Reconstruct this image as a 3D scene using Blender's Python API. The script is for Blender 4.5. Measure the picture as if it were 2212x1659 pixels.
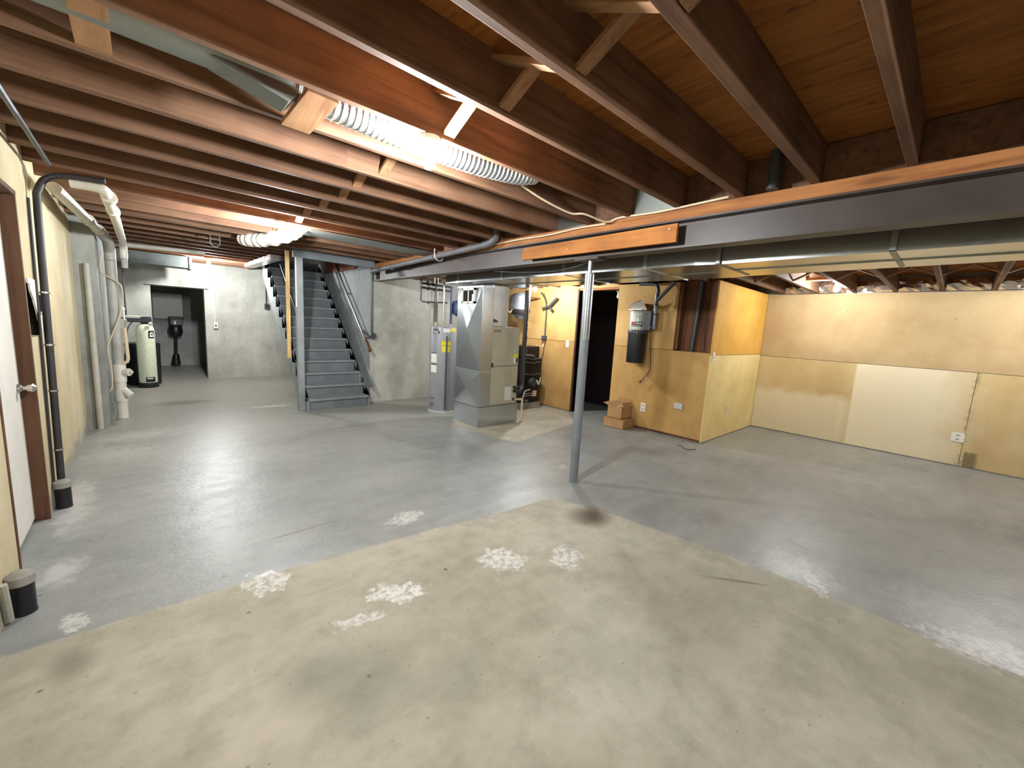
import bpy, bmesh, math, random
from mathutils import Vector, Matrix
random.seed(7)
for o in list(bpy.data.objects): bpy.data.objects.remove(o)
SC = bpy.context.scene
COL = SC.collection

# ------------------------------------------------------------------ camera
cd = bpy.data.cameras.new('camera'); cam = bpy.data.objects.new('camera', cd); COL.objects.link(cam)
cd.sensor_fit = 'HORIZONTAL'; cd.sensor_width = 36.0; cd.lens = 36.0 * 871.86 / 2212.0
cd.clip_start = 0.02; cd.clip_end = 60
yaw, pitch, roll = (math.radians(a) for a in (42.590, -8.080, 3.172))
fw = Vector((math.cos(pitch) * math.sin(yaw), math.cos(pitch) * math.cos(yaw), math.sin(pitch)))
rt = Vector((math.cos(yaw), -math.sin(yaw), 0)); up = rt.cross(fw)
r2 = rt * math.cos(roll) + up * math.sin(roll); u2 = up * math.cos(roll) - rt * math.sin(roll)
cam.matrix_world = Matrix(((r2.x, u2.x, -fw.x, 0), (r2.y, u2.y, -fw.y, 0), (r2.z, u2.z, -fw.z, 1.5), (0, 0, 0, 1)))
SC.camera = cam
# ------------------------------------------------------------------ world, exposure
w = bpy.data.worlds.new('world'); SC.world = w; w.use_nodes = True
w.node_tree.nodes['Background'].inputs[0].default_value = (0.02, 0.022, 0.025, 1)
w.node_tree.nodes['Background'].inputs[1].default_value = 1.0
vs = SC.view_settings
vs.view_transform = 'Standard'; vs.look = 'None'; vs.gamma = 1; vs.use_curve_mapping = False
vs.exposure = 1.6
SC.cycles.max_bounces = 8; SC.cycles.diffuse_bounces = 5; SC.cycles.glossy_bounces = 4
BULB = 950.0            # radiance of a lit bulb
BULB_COL = (0.95, 0.98, 1.0)

# ------------------------------------------------------------------ mesh helpers
class MB:
    def __init__(s): s.v = []; s.f = []; s.m = []
    def add(s, vs_, fs, mi=0):
        b = len(s.v); s.v += [tuple(p) for p in vs_]
        for f in fs: s.f.append(tuple(i + b for i in f)); s.m.append(mi)
        return s
    def box(s, x0, x1, y0, y1, z0, z1, mi=0):
        return s.add([(x0,y0,z0),(x1,y0,z0),(x1,y1,z0),(x0,y1,z0),(x0,y0,z1),(x1,y0,z1),(x1,y1,z1),(x0,y1,z1)],
                     [(0,3,2,1),(4,5,6,7),(0,1,5,4),(1,2,6,5),(2,3,7,6),(3,0,4,7)], mi)
    def prism(s, pts, axis, a, b, mi=0):
        def P(p, c):
            return (c, p[0], p[1]) if axis == 'x' else (p[0], c, p[1]) if axis == 'y' else (p[0], p[1], c)
        n = len(pts); base = [P(p, a) for p in pts] + [P(p, b) for p in pts]
        fs = [tuple(range(n)), tuple(range(2*n-1, n-1, -1))]
        fs += [(i, i+n, (i+1) % n + n, (i+1) % n) for i in range(n)]
        return s.add(base, fs, mi)
    def tube(s, path, r, n=12, caps=True, mi=0):
        path = [Vector(p) for p in path]; k = len(path)
        rs = r if isinstance(r, (list, tuple)) else [r]*k
        T = []
        for i in range(k):
            a = path[max(i-1, 0)]; b = path[min(i+1, k-1)]; T.append((b-a).normalized())
        ref = Vector((0, 0, 1)) if abs(T[0].z) < .9 else Vector((1, 0, 0))
        u = T[0].cross(ref).normalized(); vs_ = []
        for i in range(k):
            u = (u - T[i]*u.dot(T[i])).normalized(); w_ = T[i].cross(u)
            for j in range(n):
                a = 2*math.pi*j/n; vs_.append(path[i] + (u*math.cos(a) + w_*math.sin(a))*rs[i])
        fs = [(i*n+j, i*n+(j+1) % n, (i+1)*n+(j+1) % n, (i+1)*n+j) for i in range(k-1) for j in range(n)]
        if caps: fs += [tuple(range(n-1, -1, -1)), tuple(range((k-1)*n, k*n))]
        return s.add(vs_, fs, mi)
    def lathe(s, c, prof, n=24, mi=0):
        # prof: list of (radius, z) about the vertical through c
        c = Vector(c); vs_ = []; k = len(prof)
        for r, z in prof:
            for j in range(n):
                a = 2*math.pi*j/n; vs_.append((c.x+r*math.cos(a), c.y+r*math.sin(a), c.z+z))
        fs = [(i*n+j, i*n+(j+1) % n, (i+1)*n+(j+1) % n, (i+1)*n+j) for i in range(k-1) for j in range(n)]
        fs += [tuple(range(n-1, -1, -1)), tuple(range((k-1)*n, k*n))]
        return s.add(vs_, fs, mi)
    def bar(s, a, b, wd, th, mi=0, up_=(0, 0, 1)):
        a = Vector(a); b = Vector(b); t = (b-a).normalized(); u = t.cross(Vector(up_)).normalized(); v = u.cross(t)
        vs_ = [p + u*sx*wd/2 + v*sy*th/2 for p in (a, b) for sx, sy in ((-1,-1),(1,-1),(1,1),(-1,1))]
        return s.add(vs_, [(0,1,2,3),(7,6,5,4),(0,4,5,1),(1,5,6,2),(2,6,7,3),(3,7,4,0)], mi)
    def build(s, name, mats, parent=None, origin=None, smooth=False, bevel=0.0):
        if not isinstance(mats, (list, tuple)): mats = [mats]
        if origin is None:
            xs = [p[0] for p in s.v]; ys = [p[1] for p in s.v]; zs = [p[2] for p in s.v]
            origin = Vector(((min(xs)+max(xs))/2, (min(ys)+max(ys))/2, min(zs)))
        origin = Vector(origin)
        me = bpy.data.meshes.new(name)
        me.from_pydata([(p[0]-origin.x, p[1]-origin.y, p[2]-origin.z) for p in s.v], [], s.f)
        for m in mats: me.materials.append(M[m] if isinstance(m, str) else m)
        for p, mi in zip(me.polygons, s.m): p.material_index = mi
        bm = bmesh.new(); bm.from_mesh(me); bmesh.ops.recalc_face_normals(bm, faces=bm.faces); bm.to_mesh(me); bm.free()
        if smooth:
            me.polygons.foreach_set('use_smooth', [True]*len(me.polygons))
            try: me.set_sharp_from_angle(angle=math.radians(38))
            except Exception: pass
        o = bpy.data.objects.new(name, me); COL.objects.link(o)
        if parent is not None:
            o.parent = parent; o.location = origin - WLOC[parent.name]
        else: o.location = origin
        WLOC[o.name] = origin
        if bevel:
            b = o.modifiers.new('bevel', 'BEVEL'); b.width = bevel; b.segments = 2; b.limit_method = 'ANGLE'
        return o
WLOC = {}
def B(*a): return MB().box(*a)
def thing(name, loc, label, cat, group=None, kind=None):
    o = bpy.data.objects.new(name, None); COL.objects.link(o); o.location = loc; o.empty_display_size = .1
    WLOC[o.name] = Vector(loc); return tag(o, label, cat, group, kind)
def tag(o, label=None, cat=None, group=None, kind=None):
    if label: o['label'] = label
    if cat: o['category'] = cat
    if group: o['group'] = group
    if kind: o['kind'] = kind
    return o
def struct(o, label, cat): return tag(o, label, cat, None, 'structure')
def copy_of(src, loc, parent=None):
    c = src.copy(); COL.objects.link(c); loc = Vector(loc)
    c.parent = parent; c.location = loc - (WLOC[parent.name] if parent else Vector()); WLOC[c.name] = loc
    return c
def arc(c, r, a0, a1, n, plane):
    out = []
    for i in range(n+1):
        a = math.radians(a0 + (a1-a0)*i/n); p = (r*math.cos(a), r*math.sin(a))
        out.append({'xz': (c[0]+p[0], c[1], c[2]+p[1]), 'yz': (c[0], c[1]+p[0], c[2]+p[1]), 'xy': (c[0]+p[0], c[1]+p[1], c[2])}[plane])
    return out
def smoothpath(pts, n=6):
    pts = [Vector(p) for p in pts]; out = []
    P = [pts[0]*2-pts[1]] + pts + [pts[-1]*2-pts[-2]]
    for i in range(1, len(P)-2):
        for k in range(n):
            t = k/n; a, b, c, d = P[i-1:i+3]
            out.append(.5*((2*b)+(c-a)*t+(2*a-5*b+4*c-d)*t*t+(3*b-a-3*c+d)*t**3))
    out.append(pts[-1]); return out

# ------------------------------------------------------------------ materials
M = {}
def lin(c):
    return tuple(((x/255)/12.92 if x/255 <= .04045 else ((x/255+.055)/1.055)**2.4) for x in c) + (1.0,)
class NT:
    def __init__(s, name):
        s.mat = bpy.data.materials.new(name); s.mat.use_nodes = True; s.t = s.mat.node_tree
        s.bsdf = s.t.nodes['Principled BSDF']; M[name] = s.mat
        s.tc = s.n('ShaderNodeTexCoord')
    def n(s, typ, **kw):
        nd = s.t.nodes.new(typ)
        for k, v in kw.items(): setattr(nd, k, v)
        return nd
    def l(s, a, b): s.t.links.new(a, b)
    def setin(s, sock, v):
        if hasattr(v, 'links') or isinstance(v, bpy.types.NodeSocket): s.l(v, sock)
        else: sock.default_value = v
    def coord(s, scale=(1,1,1), kind='Object', rot=(0,0,0)):
        mp = s.n('ShaderNodeMapping'); mp.inputs['Scale'].default_value = scale; mp.inputs['Rotation'].default_value = rot
        s.l(s.tc.outputs[kind], mp.inputs['Vector']); return mp.outputs[0]
    def noise(s, vec, scale, detail=4, rough=.55, dist=0):
        nd = s.n('ShaderNodeTexNoise'); s.l(vec, nd.inputs['Vector']); nd.inputs['Scale'].default_value = scale
        nd.inputs['Detail'].default_value = detail; nd.inputs['Roughness'].default_value = rough; nd.inputs['Distortion'].default_value = dist
        return nd.outputs['Fac']
    def ramp(s, fac, stops):
        r = s.n('ShaderNodeValToRGB'); s.l(fac, r.inputs[0]); e = r.color_ramp.elements
        while len(e) > 1: e.remove(e[-1])
        e[0].position = stops[0][0]; e[0].color = stops[0][1]
        for p, c in stops[1:]:
            x = e.new(p); x.color = c
        return r.outputs[0]
    def gray(s, fac, a, b): return s.ramp(fac, [(a, (0,0,0,1)), (b, (1,1,1,1))])
    def mix(s, fac, a, b, mode='MIX'):
        m = s.n('ShaderNodeMix', data_type='RGBA', blend_type=mode); s.setin(m.inputs[0], fac)
        s.setin(m.inputs[6], a); s.setin(m.inputs[7], b); return m.outputs[2]
    def math(s, op, a, b=0.0, c=None):
        m = s.n('ShaderNodeMath', operation=op); s.setin(m.inputs[0], a); s.setin(m.inputs[1], b)
        if c is not None: s.setin(m.inputs[2], c)
        return m.outputs[0]
    def bump(s, h, strength, dist=.01):
        b = s.n('ShaderNodeBump'); b.inputs['Strength'].default_value = strength; b.inputs['Distance'].default_value = dist
        s.l(h, b.inputs['Height']); s.l(b.outputs[0], s.bsdf.inputs['Normal'])
    def out(s, col=None, rough=None, metal=None, spec=None):
        if col is not None: s.setin(s.bsdf.inputs['Base Color'], col)
        if rough is not None: s.setin(s.bsdf.inputs['Roughness'], rough)
        if metal is not None: s.setin(s.bsdf.inputs['Metallic'], metal)
        if spec is not None: s.setin(s.bsdf.inputs['Specular IOR Level'], spec)
        return s.mat
def plain(name, rgb, rough=.6, metal=0.0, var=.12, scale=6, bump=0.0, bscale=40):
    t = NT(name); c = lin(rgb); v = t.coord()
    f = t.noise(v, scale, 3)
    d = tuple(x*(1-var*2) for x in c[:3]) + (1,); u = tuple(min(1, x*(1+var)) for x in c[:3]) + (1,)
    t.out(t.ramp(f, [(.3, d), (.7, u)]), rough, metal)
    if bump: t.bump(t.noise(v, bscale, 3), bump, .004)
    return t.mat
def wood(name, rgb, rgb2, axis='x', rough=.75, knots=True, rnd=.25, gscale=1.0):
    t = NT(name); st = {'x': (1.2, 22, 22), 'y': (22, 1.2, 22), 'z': (22, 22, 1.2)}[axis]
    v = t.coord(tuple(a*gscale for a in st)); info = t.n('ShaderNodeObjectInfo')
    ad = t.n('ShaderNodeVectorMath', operation='ADD'); cmb = t.n('ShaderNodeCombineXYZ')
    o = t.math('MULTIPLY', info.outputs['Random'], 37.0)
    for i in range(3): t.l(o, cmb.inputs[i])
    t.l(v, ad.inputs[0]); t.l(cmb.outputs[0], ad.inputs[1])
    g = t.noise(ad.outputs[0], 1.0, 5, .6, .6); c1, c2 = lin(rgb), lin(rgb2)
    col = t.ramp(g, [(.28, c2), (.5, c1), (.72, tuple(min(1, x*1.18) for x in c1[:3])+(1,))])
    big = t.noise(t.coord((1,1,1)), 2.2, 3)
    col = t.mix(t.gray(big, .35, .75), col, t.mix(1.0, col, lin((205,195,190)), 'MULTIPLY'))
    if knots:
        vo = t.n('ShaderNodeTexVoronoi'); t.l(t.coord({'x': (1.3,9,9), 'y': (9,1.3,9), 'z': (9,9,1.3)}[axis]), vo.inputs['Vector']); vo.inputs['Scale'].default_value = 1.0
        kf = t.gray(vo.outputs['Distance'], .16, .07)
        col = t.mix(t.math('MULTIPLY', kf, .55), col, tuple(x*.35 for x in c2[:3])+(1,))
    hsv = t.n('ShaderNodeHueSaturation'); t.l(col, hsv.inputs['Color'])
    t.l(t.math('ADD', t.math('MULTIPLY', info.outputs['Random'], rnd), 1-rnd/2), hsv.inputs['Value'])
    t.out(hsv.outputs[0], rough, 0, .3); t.bump(g, .25, .004); return t.mat

wood('joist_wood', (121,90,68), (88,64,48), 'x')
wood('bridging_wood', (160,122,88), (128,92,62), 'y', rnd=.2, gscale=1.0)
wood('plate_wood', (172,116,68), (138,86,48), 'y')
wood('plank_wood', (178,118,62), (146,90,44), 'y', rnd=0)
wood('stick_wood', (222,190,130), (190,150,90), 'z', rnd=0)
wood('stud_wood', (122,82,54), (86,54,34), 'z')
wood('jamb_wood', (98,68,48), (74,48,33), 'z', rnd=0, knots=False)
wood('red_wood', (150,92,72), (120,66,48), 'x', rnd=0)
def subfloor():
    t = NT('subfloor_ply'); v = t.coord((9, 1.1, 1))
    g = t.noise(v, 1.6, 6, .6, 1.2)
    col = t.ramp(g, [(.25, lin((108,64,28))), (.5, lin((146,92,42))), (.75, lin((164,110,56)))])
    vo = t.n('ShaderNodeTexVoronoi'); t.l(t.coord((5.5, 2.6, 1)), vo.inputs['Vector']); vo.inputs['Scale'].default_value = 1.3
    col = t.mix(t.math('MULTIPLY', t.gray(vo.outputs['Distance'], .12, .05), .8), col, lin((50,28,16)))
    t.out(col, .8, 0, .25); t.bump(g, .3, .004)
subfloor()
def concrete_wall(name, base, dark, light, yellow=None):
    t = NT(name); v = t.coord()
    n1 = t.noise(v, 1.1, 6, .62); n2 = t.noise(v, 7, 5, .65); n3 = t.noise(t.coord((3.2,3.2,.45)), 1.2, 4, .6)
    col = t.ramp(n1, [(.3, lin(dark)), (.5, lin(base)), (.7, lin(light))])
    col = t.mix(t.math('MULTIPLY', t.gray(n3, .45, .75), .45), col, lin(dark))
    col = t.mix(t.math('MULTIPLY', t.gray(n2, .55, .8), .35), col, lin(light))
    vo = t.n('ShaderNodeTexVoronoi'); t.l(v, vo.inputs['Vector']); vo.inputs['Scale'].default_value = 5.0
    col = t.mix(t.math('MULTIPLY', t.gray(vo.outputs['Distance'], .07, .03), .5), col, tuple(x*.45 for x in lin(dark)[:3])+(1,))
    if yellow:      # paint flaked off along the foot of the wall
        sp = t.n('ShaderNodeSeparateXYZ'); t.l(v, sp.inputs[0])
        mr = t.n('ShaderNodeMapRange'); t.l(t.math('ADD', sp.outputs[2], t.math('MULTIPLY', t.math('SUBTRACT', n2, .5), .5)), mr.inputs[0]); mr.inputs[1].default_value = .16; mr.inputs[2].default_value = .08
        col = t.mix(t.math('MULTIPLY', mr.outputs[0], .85), col, lin(yellow))
    t.out(col, .85, 0, .25); t.bump(t.noise(v, 22, 5, .7), .35, .008)
concrete_wall('concrete_grey', (168,167,157), (132,132,124), (192,192,184))
concrete_wall('wall_yellow', (192,180,146), (170,156,122), (206,196,166), (150,148,138))
concrete_wall('concrete_jog', (150,152,146), (112,114,110), (182,183,176))
concrete_wall('stair_wall_paint', (150,155,155), (128,134,135), (170,175,174))
def board(name, rgb, light, dark, rough=.7):
    t = NT(name); v = t.coord()
    f = t.noise(v, 160, 3, .7); g = t.noise(v, 2.0, 4, .6)
    col = t.ramp(g, [(.3, lin(dark)), (.52, lin(rgb)), (.75, lin(light))])
    col = t.mix(t.math('MULTIPLY', t.gray(f, .52, .75), .16), col, tuple(x*.62 for x in lin(dark)[:3])+(1,))
    vo = t.n('ShaderNodeTexVoronoi'); t.l(v, vo.inputs['Vector']); vo.inputs['Scale'].default_value = 3.4
    col = t.mix(t.math('MULTIPLY', t.gray(vo.outputs['Distance'], .045, .02), .7), col, tuple(x*.4 for x in lin(dark)[:3])+(1,))
    t.out(col, rough, 0, .3); t.bump(f, .08, .002); return t
board('particle_tan', (196,158,98), (206,170,110), (180,140,82))
board('particle_low', (192,152,92), (204,166,106), (172,132,76))
board('particle_orange', (204,156,70), (213,168,84), (190,142,58))
board('particle_pale', (222,200,138), (230,210,150), (208,184,120))
board('right_tan', (180,155,114), (188,165,125), (169,142,100))
def right_low():
    # lower sheets: whitewashed patch with a hard left edge, plus a pale splash along the floor
    t = board('right_lower', (196,172,124), (204,182,136), (184,158,108))
    base = t.bsdf.inputs['Base Color'].links[0].from_socket
    g = t.n('ShaderNodeNewGeometry'); sp = t.n('ShaderNodeSeparateXYZ'); t.l(g.outputs['Position'], sp.inputs[0])
    nz = t.noise(t.coord(), 3.0, 4); w_ = t.math('MULTIPLY', t.math('SUBTRACT', nz, .5), .25)
    y, z = sp.outputs[1], sp.outputs[2]
    def step(x, a, b):
        mr = t.n('ShaderNodeMapRange'); t.l(x, mr.inputs[0]); mr.inputs[1].default_value = a; mr.inputs[2].default_value = b; return mr.outputs[0]
    a = t.math('MULTIPLY', step(y, .99, .965), step(t.math('ADD', y, t.math('MULTIPLY', w_, 2.0)), -.32, .1))
    b = t.math('MULTIPLY', step(t.math('ADD', z, w_), .74, .64), step(y, .9, 1.1))
    m = t.math('MAXIMUM', a, t.math('MULTIPLY', b, .8))
    col = t.mix(t.math('MULTIPLY', m, .8), base, lin((226,216,186)))
    st = t.math('MULTIPLY', t.math('MULTIPLY', step(t.math('ADD', y, t.math('MULTIPLY', w_, .6)), -.37, -.34), step(y, -.235, -.245)), step(t.math('ADD', z, t.math('MULTIPLY', w_, 1.0)), .21, .19))
    col = t.mix(t.math('MULTIPLY', st, .75), col, lin((96,84,60)))
    sm_ = t.math('MULTIPLY', t.math('MULTIPLY', step(y, -.25, -.225), step(y, -.175, -.20)), t.gray(t.noise(t.coord((1, 6, 9)), 1.6, 3), .5, .62))
    col = t.mix(t.math('MULTIPLY', sm_, .5), col, lin((120,104,76)))
    t.out(col)
right_low()
plain('drain_grey', (92,90,92), .55, 0, .1, 6)
plain('beam_paint', (64,54,49), .45, .0, .12, 5, .1, 30)
plain('post_grey', (128,134,140), .38, .15, .08, 5)
plain('post_galv', (170,174,178), .3, .85, .08, 8)
def galv(name, rgb, rough):
    t = NT(name); v = t.coord(); vo = t.n('ShaderNodeTexVoronoi'); t.l(v, vo.inputs['Vector']); vo.inputs['Scale'].default_value = 30
    c = lin(rgb); n = t.noise(v, 3.0, 3)
    col = t.mix(t.math('MULTIPLY', t.gray(vo.outputs['Distance'], .1, .7), .25), c, tuple(x*.7 for x in c[:3])+(1,))
    col = t.mix(t.math('MULTIPLY', t.gray(n, .4, .7), .3), col, tuple(x*.8 for x in c[:3])+(1,))
    t.out(col, rough, .92); t.bump(n, .12, .02)
galv('galvanised', (190,194,196), .24)
galv('galvanised_bright', (214,217,218), .28)
galv('galvanised_dull', (150,154,148), .45)
galv('foil', (232,222,214), .22)
plain('stair_paint', (112,119,123), .5, 0, .1, 6)
plain('stair_tread', (136,142,145), .45, 0, .08, 6)
plain('stair_stringer', (140,145,146), .55, 0, .1, 6)
plain('heater_shell', (140,143,147), .42, .1, .05, 4)
plain('cabinet_beige', (180,174,152), .42, 0, .04, 5)
plain('black_iron', (26,27,30), .4, .2, .2, 8)
plain('black_plastic', (20,22,27), .4, 0, .15, 6)
plain('dark_rubber', (46,42,44), .55, 0, .15, 9)
plain('dark_grey_pipe', (72,74,78), .45, .1, .1, 8)
plain('pvc_white', (214,210,196), .4, 0, .05, 6)
plain('pvc_cream', (218,200,168), .45, 0, .05, 6)
plain('pipe_grey', (176,174,164), .5, 0, .1, 6)
plain('copper', (196,150,124), .35, .8, .1, 8)
plain('white_plate', (226,224,214), .4, 0, .03, 4)
plain('grey_plate', (200,200,196), .4, .2, .03, 4)
plain('white_door', (224,222,212), .5, 0, .05, 3)
plain('nickel', (200,196,188), .25, .9, .05, 8)
plain('cable_cream', (216,196,166), .6, 0, .05, 8)
plain('cord_brown', (92,60,38), .6, 0, .1, 8)
plain('resin_cream', (206,212,186), .45, 0, .06, 14, .1, 60)
plain('label_yellow', (232,214,40), .5, 0, .03, 6)
plain('label_white', (226,226,220), .5, 0, .03, 6)
plain('label_black', (26,26,28), .5, 0, .05, 6)
plain('label_red', (186,52,36), .5, 0, .05, 6)
plain('cardboard', (188,146,98), .85, 0, .08, 5)
plain('tank_grey', (128,134,142), .4, .0, .05, 6)
plain('blue_tank', (54,74,120), .4, 0, .1, 6)
plain('vac_silver', (176,178,166), .35, .3, .04, 6)
plain('dark_hole', (24,16,12), .9, 0, .1, 6)  # near-black; stands in for shade in the wall hole and the store
plain('paper_white', (224,220,208), .7, 0, .04, 9)
plain('concrete_block', (150,148,140), .85, 0, .12, 8, .2, 40)
plain('dark_duct', (70,76,74), .5, .4, .15, 5)
plain('porcelain', (232,230,224), .3, 0, .03, 6)
plain('insulation', (196,150,120), .95, 0, .2, 20, .5, 50)
def emis(k):
    t = NT('bulb_glow_%d' % round(k*100)); t.out((1,1,1,1)); t.bsdf.inputs['Emission Color'].default_value = BULB_COL + (1,); t.bsdf.inputs['Emission Strength'].default_value = BULB*k
    return t.mat
def floor_mat():
    t = NT('floor_concrete'); v = t.coord(); sp = t.n('ShaderNodeSeparateXYZ'); t.l(v, sp.inputs[0]); X, Y = sp.outputs[0], sp.outputs[1]
    n1 = t.noise(v, .9, 6, .6); n2 = t.noise(v, 5, 6, .65); n3 = t.noise(v, 26, 4, .7)
    streak = t.noise(t.coord((1.2, 5, 1), rot=(0, 0, .5)), 1.3, 5, .6)
    wob = t.math('MULTIPLY', t.math('SUBTRACT', n3, .5), .05)
    # bare concrete
    bare = t.ramp(n1, [(.3, lin((152,148,130))), (.5, lin((171,167,150))), (.7, lin((186,182,167)))])
    bare = t.mix(t.math('MULTIPLY', t.gray(n2, .44, .70), .6), bare, lin((136,132,116)))
    n4 = t.noise(v, 2.3, 6, .7, .4)
    bare = t.mix(t.math('MULTIPLY', t.gray(n4, .5, .68), .5), bare, lin((140,140,122)))
    bare = t.mix(t.math('MULTIPLY', t.gray(streak, .5, .8), .3), bare, lin((206,198,176)))
    # grey paint
    pnt = t.ramp(n1, [(.3, lin((126,130,127))), (.5, lin((143,147,144))), (.7, lin((156,159,155)))])
    pnt = t.mix(t.math('MULTIPLY', t.gray(streak, .46, .74), .5), pnt, lin((164,167,163)))
    pnt = t.mix(t.math('MULTIPLY', t.gray(n2, .5, .75), .4), pnt, lin((112,116,114)))
    # worn brownish paint towards the stairs and walls
    def mr(x, a, b):
        m = t.n('ShaderNodeMapRange'); t.l(x, m.inputs[0]); m.inputs[1].default_value = a; m.inputs[2].default_value = b; return m.outputs[0]
    Yn = t.math('ADD', Y, t.math('MULTIPLY', t.math('SUBTRACT', n1, .5), 3.0))
    pnt = t.mix(t.math('MULTIPLY', mr(Yn, 4.6, 7.0), .65), pnt, lin((146,144,130)))
    # edge of the painted band: Y threshold as a curve over X
    fc = t.n('ShaderNodeFloatCurve'); fc.inputs[0].default_value = 1.0
    x0, x1, y0, y1 = -0.8, 3.2, -4.6, 2.8
    pts = [(-.8, 2.53), (-.52, 2.53), (.14, 2.51), (.56, 2.49), (1.55, 2.39), (2.18, 2.29), (2.60, 2.28), (2.66, 2.20), (2.80, 1.80), (2.94, .95), (2.985, .3), (3.0, -4.6), (3.2, -4.6)]
    cv = fc.mapping.curves[0]
    while len(cv.points) > 2: cv.points.remove(cv.points[1])
    cv.points[0].location = (0, (pts[0][1]-y0)/(y1-y0)); cv.points[1].location = (1, 0)
    for px, py in pts[1:-1]: cv.points.new((px-x0)/(x1-x0), (py-y0)/(y1-y0))
    for p in cv.points: p.handle_type = 'VECTOR'
    fc.mapping.update()
    t.l(mr(t.math('ADD', X, wob), x0, x1), fc.inputs[1])
    thr = t.math('ADD', t.math('MULTIPLY', fc.outputs[0], y1-y0), y0)
    d = t.math('SUBTRACT', thr, t.math('ADD', Y, wob))
    m1 = mr(d, -.008, .012)
    # second bare area in front of the furnace
    def tri(a, b, c):
        out = None
        for p, q in ((a, b), (b, c), (c, a)):
            nx, ny = -(q[1]-p[1]), q[0]-p[0]; L = math.hypot(nx, ny); nx /= L; ny /= L; k = -(nx*p[0]+ny*p[1])
            e = t.math('ADD', t.math('ADD', t.math('MULTIPLY', X, nx), t.math('MULTIPLY', Y, ny)), t.math('ADD', wob, k))
            out = e if out is None else t.math('MINIMUM', out, e)
        return mr(out, -.01, .02)
    m2 = tri((3.55, 3.7), (5.2, 4.05), (3.3, 4.75)); m3 = tri((5.2, 4.05), (5.8, 4.8), (3.3, 4.75)); m4 = tri((3.2, 4.75), (5.8, 4.8), (5.0, 6.6))
    mask = t.math('MAXIMUM', t.math('MAXIMUM', m1, m2), t.math('MAXIMUM', m3, m4))
    col = t.mix(mask, pnt, bare)
    # chips, residue, stains and other pale spots (cx, cy, rx, ry, rot, kind)
    marks = [(1.43,2.665,.15,.10,.3,'w',.8),(.44,2.43,.10,.13,.6,'w',.9),(.98,1.90,.15,.085,-.6,'w',1),(.72,1.83,.12,.045,-.2,'w',.8),(.86,1.94,.05,.04,0,'w',.8),
             (1.645,1.80,.13,.15,.2,'w',1),(2.0,1.555,.13,.10,.6,'w',.95),(2.63,1.83,.19,.16,0,'d',1.0),(.476,1.62,.16,.12,.3,'g',.45),(.62,1.44,.22,.16,.8,'g',.4),(.9,1.25,.2,.14,.2,'g',.3),
             (-.30,2.31,.07,.12,.2,'d',.5),(4.43,3.46,.35,.2,.3,'d',.35),(4.73,2.52,.2,.25,.2,'d',.3),(5.05,3.15,.3,.25,.2,'d',.2),(.44,8.22,.4,.22,0,'d',.6),(1.51,7.39,.3,.08,0,'w',.7),(-.32,2.63,.05,.10,.2,'w',.7),
             (-.42,3.2,.10,.16,.1,'w',.5),(-.44,4.3,.09,.6,0,'w',.5),(-.25,5.6,.3,.35,.5,'w',.3),(-.1,6.3,.45,.25,.3,'w',.3),(3.16,.52,.2,.22,.6,'w',.35),(3.06,.40,.16,.05,.5,'w',.6),(3.1,-.36,.14,.3,.3,'w',.6),(3.3,-.2,.3,.25,.2,'w',.3),
             (2.67,.73,.2,.015,-.9,'d',.7),(0.792,2.919,0.351,.007,0.031,'d',.8),(3.36,2.75,.08,.05,.2,'w',.4),(3.5,1.2,.2,.08,.4,'d',.3),(1.30,1.925,.012,.018,0,'k',.9),(2.2,.9,.45,.3,.5,'d',.22),(1.6,.9,.5,.3,.9,'w',.16)]
    nz = t.math('MULTIPLY', t.math('SUBTRACT', t.noise(v, 11, 6, .8), .5), 3.6)
    nb = t.math('MULTIPLY', t.math('SUBTRACT', n2, .5), 1.1)
    for cx, cy, rx, ry, ro, kd, op in marks:
        mp = t.n('ShaderNodeMapping', vector_type='TEXTURE'); mp.inputs['Location'].default_value = (cx, cy, 0); mp.inputs['Rotation'].default_value = (0, 0, ro); mp.inputs['Scale'].default_value = (rx, ry, 1)
        t.l(t.tc.outputs['Object'], mp.inputs[0]); le = t.n('ShaderNodeVectorMath', operation='LENGTH'); t.l(mp.outputs[0], le.inputs[0])
        dd = t.math('ADD', le.outputs['Value'], nz if kd == 'w' else nb)
        mk = t.math('MULTIPLY', t.math('MULTIPLY', mr(dd, 1.0, .8), mr(n3, .36, .56)) if kd == 'w' and op > .55 else mr(dd, 1.25, .35), op)
        col = t.mix(mk, col, {'w': lin((212,213,208)), 'd': lin((98,88,76)), 'g': lin((108,112,98)), 'k': (.02,.02,.02,1)}[kd])
    # specks
    vo = t.n('ShaderNodeTexVoronoi'); t.l(v, vo.inputs['Vector']); vo.inputs['Scale'].default_value = 4.2
    col = t.mix(t.math('MULTIPLY', t.gray(vo.outputs['Distance'], .055, .025), .65), col, lin((80,74,64)))
    vo2 = t.n('ShaderNodeTexVoronoi'); t.l(t.coord((1.0, 1.6, 1)), vo2.inputs['Vector']); vo2.inputs['Scale'].default_value = 9.0
    col = t.mix(t.math('MULTIPLY', t.math('MULTIPLY', t.gray(vo2.outputs['Distance'], .075, .03), mask), .6), col, lin((92,88,74)))
    rough = t.math('ADD', t.math('MULTIPLY', mask, .26), t.math('ADD', t.math('MULTIPLY', n2, .22), .29))
    t.out(col, rough, 0, .45); t.bump(t.math('ADD', t.math('MULTIPLY', n2, 1.0), t.math('MULTIPLY', n3, .5)),   .3, .012)
floor_mat()

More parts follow.
